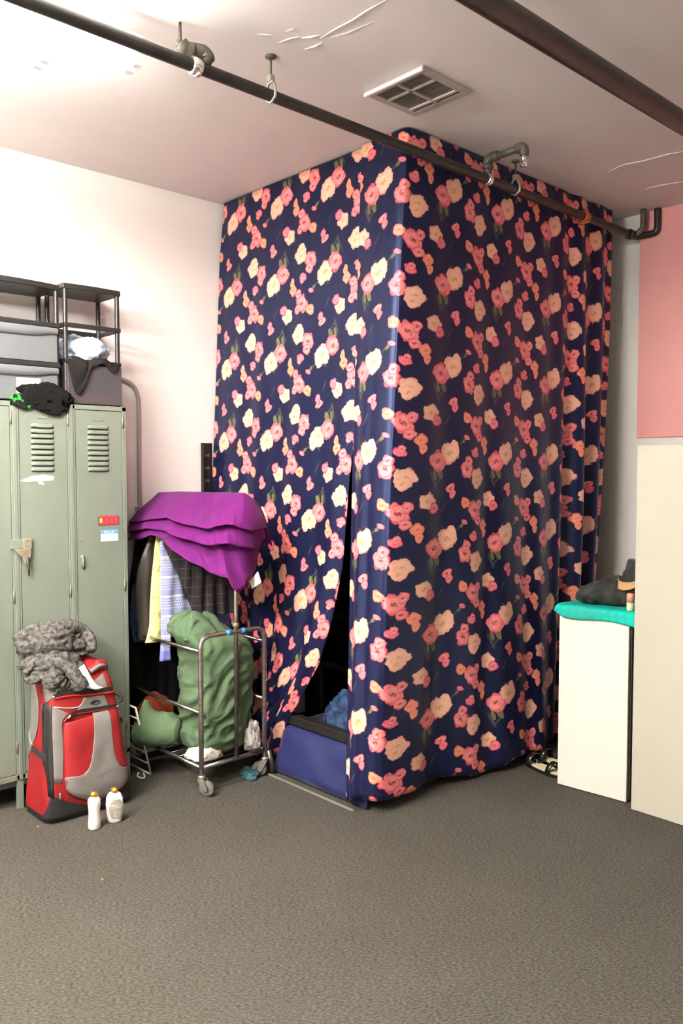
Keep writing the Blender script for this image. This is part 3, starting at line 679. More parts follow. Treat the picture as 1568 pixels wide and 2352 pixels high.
MB().tube(on_front([(560,815),(700,785),(900,770),(1080,752),(1165,742)], .006), .0045, 8).build('piping', M_PIPING, bag, smooth=True)
MB().tube(on_front([(560,900),(690,905),(800,890),(850,830),(870,805)], .003), .003, 8).build('piping', mat('grey piping', (.4,.38,.35,1), .4), bag, smooth=True)
def ribbon(pts, w, th=.003, up=(0, 0, 1)):
    m = MB(); P = []; n = len(pts)
    for i, p in enumerate(pts):
        t = (pts[min(i+1, n-1)]-pts[max(i-1, 0)]).normalized(); s_ = Vector(up); 
        s_ = (s_-t*s_.dot(t)).normalized(); q = t.cross(s_)
        P.append([p+s_*w/2+q*th/2, p-s_*w/2+q*th/2, p-s_*w/2-q*th/2, p+s_*w/2-q*th/2])
    return m.grid(P, wrap=True, caps=True)
M_ZIP = mat('black zipper tape', (.018,.017,.017,1), .5)
ribbon(on_front([(560,800),(690,745),(850,745),(1010,725),(1155,715)], .005), .022).build('zipper', M_ZIP, bag)
ribbon(on_front([(690,985),(770,935),(900,915),(1080,885),(1205,868)], .012), .016).build('zipper', M_ZIP, bag)
ribbon(on_front([(512,890),(505,1200),(500,1500),(505,1740)], .003), .022, up=(0, 1, 0)).build('zipper', M_ZIP, bag)
for q in ([(700,965),(690,985),(672,1000)], [(1180,885),(1200,880)], [(570,1730),(572,1790)], [(545,800),(560,790)]):
    MB().tube(on_front(q, .016), [.005]*(len(q)*5-4), 8).build('zipper_pull', M_CHROME, bag, smooth=True)
# straps
ribbon(on_side([(250,1060),(300,1190),(350,1300)], .006), .018).build('compression_strap', mat('grey webbing', (.33,.31,.27,1), .7), bag)
ribbon(on_side([(340,1290),(400,1340),(478,1390)], .008), .030).build('compression_strap', mat('black webbing', (.03,.028,.026,1), .6), bag)
ribbon(on_side([(250,1060),(275,1040),(240,1010)], .008), .016).build('strap_loop', mat('pale webbing', (.36,.33,.30,1), .7), bag)
yr = lambda z: bag_sec(z)[1]
MB().tube(smooth_path([(-3.67,yr(.56)+.002,.535),(-3.665,yr(.55)+.02,.53),(-3.66,yr(.53)+.03,.505),(-3.67,yr(.5)+.012,.49)]), .008, 8).build('compression_strap', mat('black webbing strap', (.03,.028,.026,1), .6), bag, smooth=True)
MB().box((-3.70, yr(.4)-.002, .385), (-3.665, yr(.4)+.018, .41)).build('buckle', M_BLKN, bag, bevel=.003)
# lid: side rolls and handle
def lidpt(y, z): return Vector((frontx(y, z, 0), y, z))
q = [Vector((-3.70,1.80,.655)), Vector((-3.705,1.84,.672)), Vector((-3.715,1.872,.672)), Vector((-3.73,1.89,.65))]
MB().tube(smooth_path(q, 6), [.024]*7+[.032]*7+[.028]*5, 14).build('lid_roll', M_RED, bag, smooth=True)
MB().tube(smooth_path([v+Vector((.026,0,.006)) for v in q], 6), .011, 8).build('lid_strap', M_GREY, bag, smooth=True)
# oval badge with a raised rim
b = fr([(960,845)])[0]; bx = frontx(b[0], b[1])
MB().lathe((bx+.001, b[0], b[1]), [(.026, 0), (.026, .006), (.021, .008), (.020, .005)], 26, axis=(1, 0, 0), sx=.42, sy=1).build('badge', mat('dark rubber badge', (.05,.05,.045,1), .4), bag, smooth=True)
tg = smooth_path([(0, *p) for p in fr([(850,520),(860,600),(900,680),(960,710),(1030,690)])], 5)
P = []
for i, p in enumerate(tg):
    u = i/(len(tg)-1); w = .036+.002*math.sin(u*3)
    o = .020+.008*math.sin(u*PI)
    P.append([(frontx(p.y-w*.8, p.z, o), p.y-w*.8, p.z+w*.35*u), (frontx(p.y, p.z, o+.006), p.y, p.z), (frontx(p.y+w*.8, p.z, o), p.y+w*.8, p.z+w*.35*(1-u))])
MB().grid(P).build('luggage_tag', mat('white tag paper', (.86,.85,.82,1), .5), bag, smooth=True, solid=.001)
for y in (1.60, 1.93): MB().lathe((-3.87, y-.012, .024), [(.018, 0), (.024, .003), (.024, .021), (.018, .024)], 18, axis=(0, 1, 0)).build('wheel', M_BLKP, bag)
# ---------------------------------------------------------------- knitted scarf on the bag
M_KNIT = mat('charcoal knit', (.05,.046,.042,1), .95, col2=(.16,.148,.135,1), nscale=55, bump=.9, bscale=150, bdist=.006)
sc = thing('knitted_scarf', (-3.79, 1.68, .72), 'grey knitted scarf heaped on top of the red duffel', 'scarf')
h = heap((-3.80, 1.685, .735), (.085, .175, .115), 21, .36, 2.2, lift=1.25); h.build('scarf_heap', M_KNIT, sc, smooth=True)
def hang_bag(q, p):
    over = q.x+3.745
    if over > 0: q.z -= over*.9; q.x -= over*.15
    return q
heap((-3.715, 1.635, .705), (.075, .125, .060), 8, .4, 2.6, lift=1.2, hang=hang_bag).build('scarf_fold', M_KNIT, sc, smooth=True)
tb = smooth_path([(-3.74,1.57,.745),(-3.70,1.63,.735),(-3.655,1.685,.70),(-3.635,1.715,.645),(-3.632,1.735,.600)], 6)
heap_t = MB().tube(tb, [.020]*6+[.028]*7+[.032]*6+[.038]*5+[.022], 12); heap_t.build('scarf_end', M_KNIT, sc, smooth=True)
MB().tube(smooth_path([(-3.74,1.60,.742),(-3.72,1.545,.735),(-3.70,1.51,.712),(-3.69,1.495,.70)], 6), [.022]*6+[.018]*6+[.012]*6+[.006], 10).build('scarf_end', M_KNIT, sc, smooth=True)
MB().tube(smooth_path([(-3.79,1.60,.86),(-3.77,1.68,.875),(-3.78,1.76,.868),(-3.79,1.82,.84),(-3.76,1.845,.79),(-3.73,1.83,.745)], 6), [.02]*6+[.03]*18+[.026]*6+[.02], 12).build('scarf_fold', M_KNIT, sc, smooth=True)
# ---------------------------------------------------------------- two lotion bottles
M_LOTION = mat('pearly white plastic', (.86,.80,.73,1), .3, spec=.6)
M_GOLD = mat('gold cap', (.80,.50,.10,1), .22, .85)
b = thing('lotion_bottle', (-3.462, 1.703, 0), 'slim white lotion bottle with round gold cap and no label, before the duffel', 'bottle', 'lotion bottles on the carpet')
MB().lathe((-3.462, 1.703, .001), [(.024, 0), (.028, .004), (.0275, .03), (.0245, .07), (.0265, .10), (.0285, .118), (.0275, .132), (.021, .142), (.012, .146)], 28).build('bottle_body', M_LOTION, b, smooth=True)
MB().lathe((-3.462, 1.703, .144), [(.011, 0), (.0165, .005), (.018, .013), (.0155, .022), (.008, .027)], 24).build('cap', M_GOLD, b, smooth=True)
b = thing('lotion_bottle', (-3.462, 1.803, 0), 'broad flat white lotion bottle with gold cap and grey label, before the duffel', 'bottle', 'lotion bottles on the carpet')
prof = [(.024, 0), (.030, .004), (.037, .04), (.040, .08), (.037, .115), (.028, .135), (.017, .142), (.012, .143)]
rot = .95
def sec(r, z, g=1): return [(-3.462+r*math.cos(a)*math.cos(rot)*g-.52*r*math.sin(a)*math.sin(rot)*g, 1.803+r*math.cos(a)*math.sin(rot)*g+.52*r*math.sin(a)*math.cos(rot)*g, z+.001) for a in [2*PI*k/32 for k in range(32)]]
MB().grid([sec(r, z) for r, z in prof], wrap=True, caps=True).build('bottle_body', M_LOTION, b, smooth=True)
MB().lathe((-3.462, 1.803, .140), [(.012, 0), (.019, .004), (.020, .012), (.014, .021), (.006, .024)], 24, sy=.8).build('cap', M_GOLD, b, smooth=True)
def lab(u, z, g=1.012):
    r = key([(a, q) for q, a in prof], z); k = -PI/2+.35+u*.95
    a = k; return (-3.462+r*math.cos(a)*math.cos(rot)*g-.52*r*math.sin(a)*math.sin(rot)*g, 1.803+r*math.cos(a)*math.sin(rot)*g+.52*r*math.sin(a)*math.cos(rot)*g, z+.001)
P = []
for i in range(9):
    z = .020+.090*i/8; w = math.sqrt(max(0.02, 1-((z-.060)/.055)**2))
    P.append([lab((-1+2*k/8)*w, z) for k in range(9)])
lb = MB().grid(P).build('label', mat('grey bottle label', (.33,.29,.25,1), .5), b, smooth=True)
m = MB()
for z in (.072, .078, .084): m.grid([[lab(-.7+1.4*k/8, zz, 1.022) for k in range(9)] for zz in (z, z+.0022)])
for (ua, ub, za, zb) in ((-.3,.5,.030,.033),(-.3,.5,.050,.053),(-.3,-.2,.030,.053),(.4,.5,.030,.053)): m.grid([[lab(lerp(ua, ub, k/4), zz, 1.022) for k in range(5)] for zz in (za, zb)])
m.build('label_print', mat('pale label print', (.62,.58,.52,1), .5), lb, smooth=True)
# ---------------------------------------------------------------- white wire rack leaning on the locker side
M_WIRE = mat('white coated wire', (.80,.77,.70,1), .4)
w = thing('wire_rack', (-4.0, 2.20, 0), 'small white wire rack leaning against the locker side behind the duffel', 'rack')
def lean(s_, x): return (x, 2.225-.085*s_, .005+.375*s_)
for x in (-3.865, -4.12): MB().tube([lean(0, x), lean(1, x)], .0055, 8).build('rail', M_WIRE, w, smooth=True)
for k in range(7): MB().tube([lean(k/6, -4.12), lean(k/6, -3.865)], .004 if 0 < k < 6 else .0055, 8).build('rung', M_WIRE, w, smooth=True)
MB().tube(smooth_path([(-3.93,2.19,.006),(-3.90,2.165,.006),(-3.86,2.158,.006),(-3.845,2.172,.006),(-3.87,2.19,.006),(-3.91,2.205,.006)]), .005, 8).build('foot_loop', M_WIRE, w, smooth=True)
# ================================================================ chrome garment cart
M_CHR = mat('worn chrome tube', (.34,.31,.275,1), .26, .9, col2=(.24,.205,.175,1), nscale=18)
M_COPPER = mat('worn coppery chrome', (.40,.30,.255,1), .28, .9, col2=(.55,.51,.47,1), nscale=26, stretch=(1, 1, 4))
ct = thing('garment_cart', (-3.77, 2.46, 0), 'chrome rolling garment cart between the lockers and the rose curtain', 'cart')
XE, XB, YN, YP = -3.45, -4.16, 2.268, 2.662
def end_frame(x, name):
    p = [(x, YN, .10), (x, YN, .40), (x, YN, .735)] + smooth_path([(x, YN, .745), (x, YN+.012, .778), (x, YN+.045, .795)], 5) + smooth_path([(x, YP-.045, .795), (x, YP-.012, .778), (x, YP, .745)], 5) + [(x, YP, .40), (x, YP, .10)]
    MB().tube(p, .0125, 14).build(name, M_COPPER if x == XE else M_CHR, ct, smooth=True)
end_frame(XE, 'end_frame'); end_frame(XB, 'end_frame')
for y in (YN, YP):
    for z, nm in ((.140, 'bottom_rail'), (.415, 'side_rail'), (.722, 'side_rail')):
        MB().tube([(XE, y, z), (XB, y, z)], .0095, 12).build(nm, M_CHR, ct, smooth=True)
for x in (XE, XB): MB().tube([(x, YN, .140), (x, YP, .140)], .0115, 12).build('bottom_rail', M_CHR, ct, smooth=True)
b = MB()
for k in range(1, 9): b.tube([(lerp(XB, XE, k/9), YN, .135), (lerp(XB, XE, k/9), YP, .135)], .003, 6)
b.build('wire_deck', M_CHR, ct, smooth=True)
ZBAR = 1.452
for x in (XE, XB): MB().tube([(x-.0, 2.480, .140), (x, 2.482, .8), (x, 2.484, ZBAR)], .0115, 14).build('hanging_post', M_CHR, ct, smooth=True)
MB().tube([(XB-.01, 2.484, ZBAR), (XE+.01, 2.484, ZBAR)], .0125, 14).build('hanging_bar', M_CHR, ct, smooth=True)
MB().lathe((XE, 2.482, .820), [(.014, 0), (.016, .003), (.016, .018), (.014, .021)], 16).build('post_collar', mat('brass collar', (.6,.45,.2,1), .3, .8), ct, smooth=True)
M_TAPE = mat('bright blue tape', (.035,.28,.72,1), .5)
for y in (2.435, 2.528): MB().tube([(XE, y-.016, .795), (XE, y+.016, .795)], .0142, 14).build('tape_band', M_TAPE, ct, smooth=True)
M_TYRE = mat('grey rubber tyre', (.13,.125,.105,1), .7)
def caster(x, y, yaw):
    dx, dy = math.cos(yaw), math.sin(yaw); wx, wy = x+dx*.028, y+dy*.028
    f = MB().lathe((x, y, .083), [(.013, 0), (.019, .004), (.019, .016), (.013, .022)], 16)
    for s in (-1, 1):
        ox, oy = -dy*.017*s, dx*.017*s
        a = Vector((x+ox-dx*.016, y+oy-dy*.016, .088)); c = Vector((x+ox+dx*.022, y+oy+dy*.022, .088)); d = Vector((wx+ox+dx*.012, wy+oy+dy*.012, .030)); e = Vector((wx+ox-dx*.012, wy+oy-dy*.012, .030))
        f.poly([a, c, d, e], (-dy*.003*s, dx*.003*s, 0))
    o = fix(f.build('caster', mat('zinc fork', (.42,.40,.34,1), .4, .8), ct))
    MB().lathe((wx+dy*.012, wy-dx*.012, .040), [(.014, 0), (.033, 0), (.039, .004), (.039, .020), (.033, .024), (.014, .024)], 26, axis=(-dy, dx, 0)).build('wheel', M_TYRE, o, smooth=True)
    MB().lathe((wx+dy*.0135, wy-dx*.0135, .040), [(.010, 0), (.016, .001), (.016, .026), (.010, .027)], 18, axis=(-dy, dx, 0)).build('wheel_hub', mat('dark hub', (.05,.048,.042,1), .5), o, smooth=True)
caster(XE, YN, .55); caster(XE, YP, 3.9); caster(XB, YN, 1.0); caster(XB, YP, 2.4)
MB().tube([(XE+.004, YP+.022, .135), (XE+.015, YP+.045, .02)], .013, 10).build('foot_brace', M_CHR, ct, smooth=True)
# ---------------------------------------------------------------- garments on the bar
def garment(name, X, rows, mats, label, cat, th=.022, folds=3, amp=.010, seed=0, mi=None, group='garments on the cart bar', extra=None):
    """rows (z, y_left, y_right) top to bottom, the flat of the garment faces +x"""
    t = thing(name, (X, 2.48, rows[-1][0]), label, cat, group)
    rows = sorted(rows); zs = [r[0] for r in rows]; n = 60; mb = MB(); Pf = []
    def sect(z, sgn):
        yl, yr = key([(a, b) for a, b, c in rows], z), key([(a, c) for a, b, c in rows], z); row = []
        for k in range(33):
            u = k/32; y = lerp(yl, yr, u); e = (1-abs(2*u-1)**4)
            dn = (zs[-1]-z)/(zs[-1]-zs[0])
            f = math.sin(y*2*PI*folds*4.5+seed+.6*math.sin(z*9))*amp*(.3+.7*dn)+.006*noise.noise(Vector((y*9, z*6, seed)))
            row.append((X+sgn*th*e*(.6+.4*dn)+f*e, y, z))
        return row
    P = []
    for i in range(n+1):
        z = lerp(zs[-1], zs[0], i/n); P.append(sect(z, 1)+sect(z, -1)[::-1][1:-1])
    mb.grid(P, wrap=True, caps=True)
    if mi:
        for i, f in enumerate(mb.f): mb.m[i] = mi(sum((mb.v[k] for k in f), Vector())/len(f))
    mb.build('garment_body', mats, t, smooth=True)
    # hanger hooked over the bar
    MB().tube(smooth_path([(X, 2.484+.012, ZBAR-.012), (X, 2.484+.018, ZBAR), (X, 2.484+.012, ZBAR+.015), (X, 2.484, ZBAR+.018), (X, 2.484-.013, ZBAR+.012), (X, 2.484-.016, ZBAR-.004), (X, 2.48, ZBAR-.03), (X, 2.48, zs[-1]-.005)]), .0025, 6).build('hanger_hook', M_CHR, t, smooth=True)
    return t
def tr(X, pts):   # traced (y_px, x_left, x_right) -> rows
    return [(onX(a, y, X).z, onX(a, y, X).y, onX(b, y, X).y) for y, a, b in pts]
ck = lambda pts: [(1220+y/7.35, 280+a/7.35, 280+b/7.35) for y, a, b in pts]
SH = lambda w: [(1.405, 2.484-.03, 2.484+.03), (1.39, 2.484-.09, 2.484+.09), (1.34, 2.484-w, 2.484+w)]
M_JEAN = mat('faded blue denim', (.035,.060,.135,1), .85, col2=(.06,.095,.20,1), nscale=30, bump=.3, bscale=120)
X = -4.135
rows = [(1.37, 2.44, 2.53), (1.34, 2.32, 2.63), (1.0, 2.26, 2.65), (.75, 2.225, 2.655), (.5, 2.215, 2.655), (.24, 2.225, 2.65), (.2, 2.24, 2.64)]
garment('black_coat', X, rows, M_BLKC, 'long black coat hanging nearest the left wall at the back of the cart', 'clothes', th=.022, amp=.006, seed=7)
X = -4.085
rows = [(1.36, 2.45, 2.52), (1.34, 2.33, 2.63)] + tr(X, [(1270, 322, 420), (1330, 307, 420), (1380, 300, 415), (1430, 298, 410), (1468, 305, 405), (1476, 306, 400)])
garment('denim_trousers', X, rows, [M_JEAN, M_BLKC], 'dark blue denim garment on the cart bar, partly behind the leather jacket', 'clothes', th=.018, amp=.006, seed=1, mi=lambda c: 1 if c.z > .99 else 0)
X = -4.01
M_LEATH = mat('worn dark leather', (.022,.018,.014,1), .42, col2=(.06,.048,.036,1), nscale=7, bump=.35, bscale=9, bdist=.012, stretch=(1, 1, .5))
rows = [(1.37, 2.44, 2.53), (1.34, 2.32, 2.63)] + tr(X, ck([(160, 430, 800), (420, 330, 800), (650, 265, 800), (850, 232, 800), (1050, 215, 800), (1400, 230, 800), (1600, 270, 800), (1800, 265, 800), (1860, 270, 800)]))
garment('leather_jacket', X, rows, M_LEATH, 'worn dark leather jacket hanging left of the yellow sleeve', 'clothes', th=.03, amp=.006, seed=2)
X = -3.935
M_YEL = mat('pale yellow printed cotton', (.80,.70,.30,1), .8, col2=(.38,.42,.13,1), nscale=22, nmix=(.56,.66))
rows = [(1.37, 2.44, 2.53), (1.34, 2.33, 2.63)] + tr(X, ck([(160, 560, 900), (420, 535, 900), (800, 495, 900), (1200, 472, 900), (1590, 460, 900), (1640, 450, 900)])) 
rows2 = rows + tr(X, ck([(1800, 415, 720), (1890, 385, 690)]))
garment('yellow_shirt', X, rows2, M_YEL, 'pale yellow floral shirt hanging between the leather jacket and the blue patterned knit', 'clothes', th=.02, amp=.004, folds=2, seed=3)
def knit():
    m = bpy.data.materials.new('blue white patterned knit'); m.use_nodes = True; nt = m.node_tree; p = nt.nodes['Principled BSDF']; p.inputs['Roughness'].default_value = .9
    tc = nt.nodes.new('ShaderNodeTexCoord'); sp = nt.nodes.new('ShaderNodeSeparateXYZ'); L(nt, tc.outputs['Object'], sp.inputs[0])
    def mm(op, a, b=None):
        n = nt.nodes.new('ShaderNodeMath'); n.operation = op
        for k, q in enumerate((a, b)):
            if q is None: continue
            if isinstance(q, (int, float)): n.inputs[k].default_value = q
            else: L(nt, q, n.inputs[k])
        return n.outputs[0]
    z, y = sp.outputs[2], sp.outputs[1]
    band = mm('GREATER_THAN', mm('SINE', mm('MULTIPLY', z, 2*PI/.105)), .955)
    row = mm('GREATER_THAN', mm('SINE', mm('MULTIPLY', z, 2*PI/.0145)), .1)
    zig = mm('GREATER_THAN', mm('SINE', mm('ADD', mm('MULTIPLY', y, 2*PI/.013), mm('MULTIPLY', z, 2*PI/.03))), -.1)
    env = mm('GREATER_THAN', mm('SINE', mm('ADD', mm('MULTIPLY', z, 2*PI/.105), 2.2)), -.35)
    k = mm('MAXIMUM', band, mm('MULTIPLY', mm('MULTIPLY', row, zig), env))
    x = nt.nodes.new('ShaderNodeMix'); x.data_type = 'RGBA'; L(nt, k, x.inputs[0]); x.inputs[6].default_value = (.28,.30,.50,1); x.inputs[7].default_value = (.66,.64,.70,1)
    L(nt, x.outputs[2], p.inputs['Base Color']); return m
M_KNITB = knit(); M_CUFF = mat('periwinkle rib', (.16,.18,.50,1), .9, col2=(.20,.22,.55,1), nscale=40)
X = -3.86
rows = [(1.37, 2.44, 2.53), (1.34, 2.34, 2.63)] + tr(X, ck([(200, 640, 720), (500, 648, 840), (850, 648, 1000), (1050, 648, 1060), (1210, 648, 1100), (1300, 650, 1230), (1420, 652, 1230), (1480, 655, 1100), (1600, 655, 850)]))
rows += tr(X, ck([(1800, 665, 825), (2020, 655, 810), (2040, 650, 812), (2195, 632, 825)]))
kz = onX(370, 1220+2025/7.35, X).z
garment('patterned_cardigan', X, rows, [M_KNITB, M_CUFF], 'blue and white patterned knit cardigan with a periwinkle cuff', 'clothes', th=.022, amp=.005, seed=4, mi=lambda c: 1 if c.z < kz else 0)
def plaid():
    m = bpy.data.materials.new('black windowpane plaid'); m.use_nodes = True; nt = m.node_tree; p = nt.nodes['Principled BSDF']; p.inputs['Roughness'].default_value = .85
    tc = nt.nodes.new('ShaderNodeTexCoord'); sp = nt.nodes.new('ShaderNodeSeparateXYZ'); L(nt, tc.outputs['Object'], sp.inputs[0]); ks = []
    for o, per in ((1, .042), (2, .05)):
        a = nt.nodes.new('ShaderNodeMath'); a.operation = 'MULTIPLY'; a.inputs[1].default_value = 2*PI/per; L(nt, sp.outputs[o], a.inputs[0])
        b = nt.nodes.new('ShaderNodeMath'); b.operation = 'SINE'; L(nt, a.outputs[0], b.inputs[0])
        c = nt.nodes.new('ShaderNodeMath'); c.operation = 'GREATER_THAN'; c.inputs[1].default_value = .93; L(nt, b.outputs[0], c.inputs[0]); ks.append(c.outputs[0])
    d = nt.nodes.new('ShaderNodeMath'); d.operation = 'MAXIMUM'; L(nt, ks[0], d.inputs[0]); L(nt, ks[1], d.inputs[1])
    x = nt.nodes.new('ShaderNodeMix'); x.data_type = 'RGBA'; L(nt, d.outputs[0], x.inputs[0]); x.inputs[6].default_value = (.012,.009,.010,1); x.inputs[7].default_value = (.050,.030,.036,1)
    L(nt, x.outputs[2], p.inputs['Base Color']); return m
X = -3.68
rows = [(1.37, 2.44, 2.53), (1.34, 2.30, 2.64)] + tr(X, [(1245, 372, 560), (1280, 388, 562), (1320, 408, 562), (1360, 425, 562), (1400, 440, 562), (1418, 446, 562)])
rows = [(z, max(a, 2.19), min(c, 2.66)) for z, a, c in rows]
garment('plaid_dress', X, rows, plaid(), 'black windowpane plaid dress hanging in front of the other garments', 'clothes', th=.03, amp=.012, folds=3, seed=5)
X = -3.755
rows = [(1.37, 2.44, 2.53), (1.34, 2.36, 2.62)] + [(1.1, 2.42, 2.64), (.93, 2.48, 2.63)] + tr(X, [(1418, 490, 528), (1445, 486, 530)])
garment('periwinkle_top', X, rows, [M_BLKC, M_CUFF], 'periwinkle knit hem showing below the plaid dress', 'clothes', th=.015, amp=.004, seed=6, mi=lambda c: 1 if c.z < .98 else 0)
# ---------------------------------------------------------------- purple tiered garment thrown over the bar
M_PURP = mat('magenta purple jersey', (.138,.012,.130,1), .75, col2=(.115,.010,.110,1), nscale=6, sheen=.08, bump=.15, bscale=200)
RID = [(0,365,1131,2.47),(.25,410,1129,2.47),(.5,468,1130,2.47),(.75,525,1132,2.475),(.86,562,1132,2.485),(.93,582,1145,2.53),(1,596,1165,2.575)]
T1 = [(0,312,1204,2.33),(.12,350,1196,2.30),(.25,395,1190,2.29),(.4,440,1206,2.30),(.55,490,1216,2.32),(.7,530,1206,2.35),(.8,555,1208,2.39),(.9,582,1222,2.46),(1,606,1214,2.575)]
T2 = [(0,300,1225,2.29),(.12,340,1214,2.255),(.25,388,1220,2.25),(.4,430,1238,2.265),(.55,485,1253,2.29),(.7,535,1249,2.33),(.8,555,1254,2.38),(.9,584,1262,2.46),(1,603,1238,2.575)]
T3 = [(0,293,1241,2.27),(.06,318,1239,2.24),(.13,342,1228,2.225),(.2,372,1238,2.215),(.28,398,1260,2.22),(.4,436,1291,2.24),(.55,480,1315,2.27),(.68,525,1328,2.31),(.76,548,1362,2.35),(.82,562,1345,2.39),(.91,585,1310,2.47),(1,600,1252,2.575)]
def crv(tab, u):
    x = key([(r[0], r[1]) for r in tab], u); y = key([(r[0], r[2]) for r in tab], u); Y = key([(r[0], r[3]) for r in tab], u)
    return onY(x, y, Y)
pg = thing('draped_garment', (-3.78, 2.47, 1.1), 'purple tiered ruffle garment draped over the top of the garment cart', 'clothes')
def tier(A, B, t0, t1, off, ruffle):
    P = []; n, mrows = 110, 22
    for j in range(mrows+1):
        t = j/mrows; row = []
        for i in range(n+1):
            u = i/n; a, b = crv(A, u), crv(B, u); p = a.lerp(b, t)
            tt = lerp(t0, t1, t); bul = math.sin(PI*min(1, tt*1.02))*.035
            rf = ruffle*(t**1.5)*(math.sin(u*44+2*math.sin(u*9))*.5+.5*math.sin(u*23+1))
            fold = .016*math.sin(u*16+3*tt)*tt+.007*math.sin(u*39+2*math.sin(tt*4))*tt+.008*noise.noise(Vector((u*7, tt*5, 2)))
            gul = -.04*math.exp(-((u-.48)/.05)**2-((tt-.25)/.2)**2)-.028*math.exp(-((u-.58)/.03)**2-((tt-.2)/.15)**2)
            d = off*t**.5+bul+rf+fold+gul
            # push outward from the bar: towards the room and, round the end, along the bar
            e = max(0, min(1, (u-.82)/.18)); dirv = Vector((.35*(1-e)+.95*e, -.94*(1-e)-.3*e, .12)).normalized()
            row.append(p+dirv*d)
        P.append(row)
    return MB().grid(P)
tier(RID, T3, 0, 1, .0, .012).build('lower_tier', M_PURP, pg, smooth=True, solid=.002, soff=0)
tier(RID, T2, 0, .72, .010, .010).build('middle_tier', M_PURP, pg, smooth=True, solid=.002, soff=0)
tier(RID, T1, 0, .5, .022, .010).build('upper_tier', M_PURP, pg, smooth=True, solid=.002, soff=0)
P = []
for j in range(16):
    t = j/15; row = []
    for i in range(41):
        u = i/40; a = crv(RID, u*.9); f = .010*math.sin(u*22)*t
        row.append((a.x-.0*t, a.y+.14*math.sin(t*1.5)**1+f, a.z+.03*math.sin(PI*min(1, t*1.5))-.26*t))
    P.append(row)
MB().grid(P).build('back_flap', M_PURP, pg, smooth=True, solid=.002, soff=0)
q = [onY(x, y, 2.47) for x, y in ((573,1335),(592,1312),(600,1338),(578,1353))]
MB().poly(q, (-.002, .003, 0)).build('care_tag', mat('white care tag', (.70,.66,.60,1), .7), pg)
# ---------------------------------------------------------------- green sacks and bundles in the cart
M_SACK = mat('moss green cotton', (.115,.160,.085,1), .8, col2=(.085,.145,.082,1), nscale=5, bump=.25, bscale=30, sheen=.05)
def sack(rows, n=0, seed=0, foldk=.016):
    """rows: (z, cx, cy, rx, ry)"""
    zs = [r[0] for r in rows]; P = []; N, K = 100, 90
    for i in range(N+1):
        z = lerp(zs[0], zs[-1], i/N); cx, cy, rx, ry = [key([(r[0], r[k]) for r in rows], z) for k in (1, 2, 3, 4)]; row = []
        for k in range(K):
            a = 2*PI*k/K; c, s = math.cos(a), math.sin(a); e = 2/2.6
            w = Vector((c*1.0, s*1.0, z*6.5+1.0*math.sin(a+seed)))+Vector((seed, 0, 0))
            w += Vector((noise.noise(w*1.1), noise.noise(w*1.1+Vector((5, 1, 2))), noise.noise(w+Vector((2, 7, 3)))))*.7
            f = (1-2*abs(noise.noise(w*1.35)))*foldk + (1-2*abs(noise.noise(w*3.1)))*foldk*.35
            row.append((cx+(rx+f)*math.copysign(abs(c)**e, c), cy+(ry+f)*math.copysign(abs(s)**e, s), z+.012*noise.noise(w*1.7)*min(1, min(i, N-i)/8)))
        P.append(row)
    return MB().grid(P, wrap=True, caps=True)
gs = thing('laundry_sack', (-3.665, 2.465, .14), 'big stuffed green laundry sack standing upright in the garment cart', 'bag')
sack([(.150,-3.65,2.485,.09,.11),(.17,-3.65,2.485,.125,.145),(.24,-3.65,2.485,.150,.155),(.38,-3.65,2.487,.165,.158),(.55,-3.645,2.490,.170,.158),(.66,-3.640,2.490,.170,.158),(.71,-3.645,2.48,.155,.155),(.745,-3.665,2.45,.13,.15),(.78,-3.695,2.415,.115,.135),(.82,-3.705,2.395,.105,.11),(.86,-3.70,2.395,.075,.08),(.885,-3.70,2.40,.02,.03)], seed=4, foldk=.020).build('sack_body', M_SACK, gs, smooth=True)
MB().tube(smooth_path([(-3.60,2.27,.765),(-3.585,2.33,.742),(-3.60,2.40,.748),(-3.66,2.45,.775)], 6), [.012]*6+[.02]*6+[.018]*6+[.01], 10).build('gathered_fold', M_SACK, gs, smooth=True)
# lower sack, sagging out over the side rail towards the duffel
P = []; N, K = 60, 60
axis = smooth_path([(-3.965,2.175,.22),(-3.94,2.19,.225),(-3.89,2.225,.235),(-3.82,2.285,.250),(-3.74,2.33,.245)], 15)
rad = [(0,.004,.004),(.1,.035,.022),(.25,.062,.06),(.5,.088,.085),(.8,.095,.082),(1,.06,.06)]
for i, c in enumerate(axis):
    u = i/(len(axis)-1); rw, rh = key([(a, b) for a, b, d in rad], u), key([(a, d) for a, b, d in rad], u)
    t = (axis[min(i+1, len(axis)-1)]-axis[max(i-1, 0)]).normalized(); s_ = Vector((-t.y, t.x, 0)).normalized(); up = Vector((0, 0, 1)); row = []
    for k in range(K):
        a = 2*PI*k/K; f = .008*(1-2*abs(noise.noise(Vector((math.cos(a)*2, math.sin(a)*2, u*5)))))
        f += .085*math.exp(-((u-.45)/.11)**2)*max(0, math.sin(a))**6
        q = c+s_*(rw+f*.4)*math.cos(a)+up*(rh+f)*math.sin(a); row.append((q.x, q.y, max(q.z, .152)))
    P.append(row)
g2 = thing('laundry_sack', (-3.88, 2.26, .15), 'smaller green sack lying low in the cart, its corner over the side rail', 'bag')
MB().grid(P, wrap=True, caps=True).build('sack_body', M_SACK, g2, smooth=True)
kq = onY(388, 1614, 2.27)
M_CREAM = mat('off white cotton', (.62,.57,.52,1), .85, col2=(.42,.37,.36,1), nscale=14, nmix=(.5,.7), bump=.2)
h = heap((-3.555, 2.36, .148), (.075, .085, .036), 31, .3, 2.6, lift=1.2, res=4)
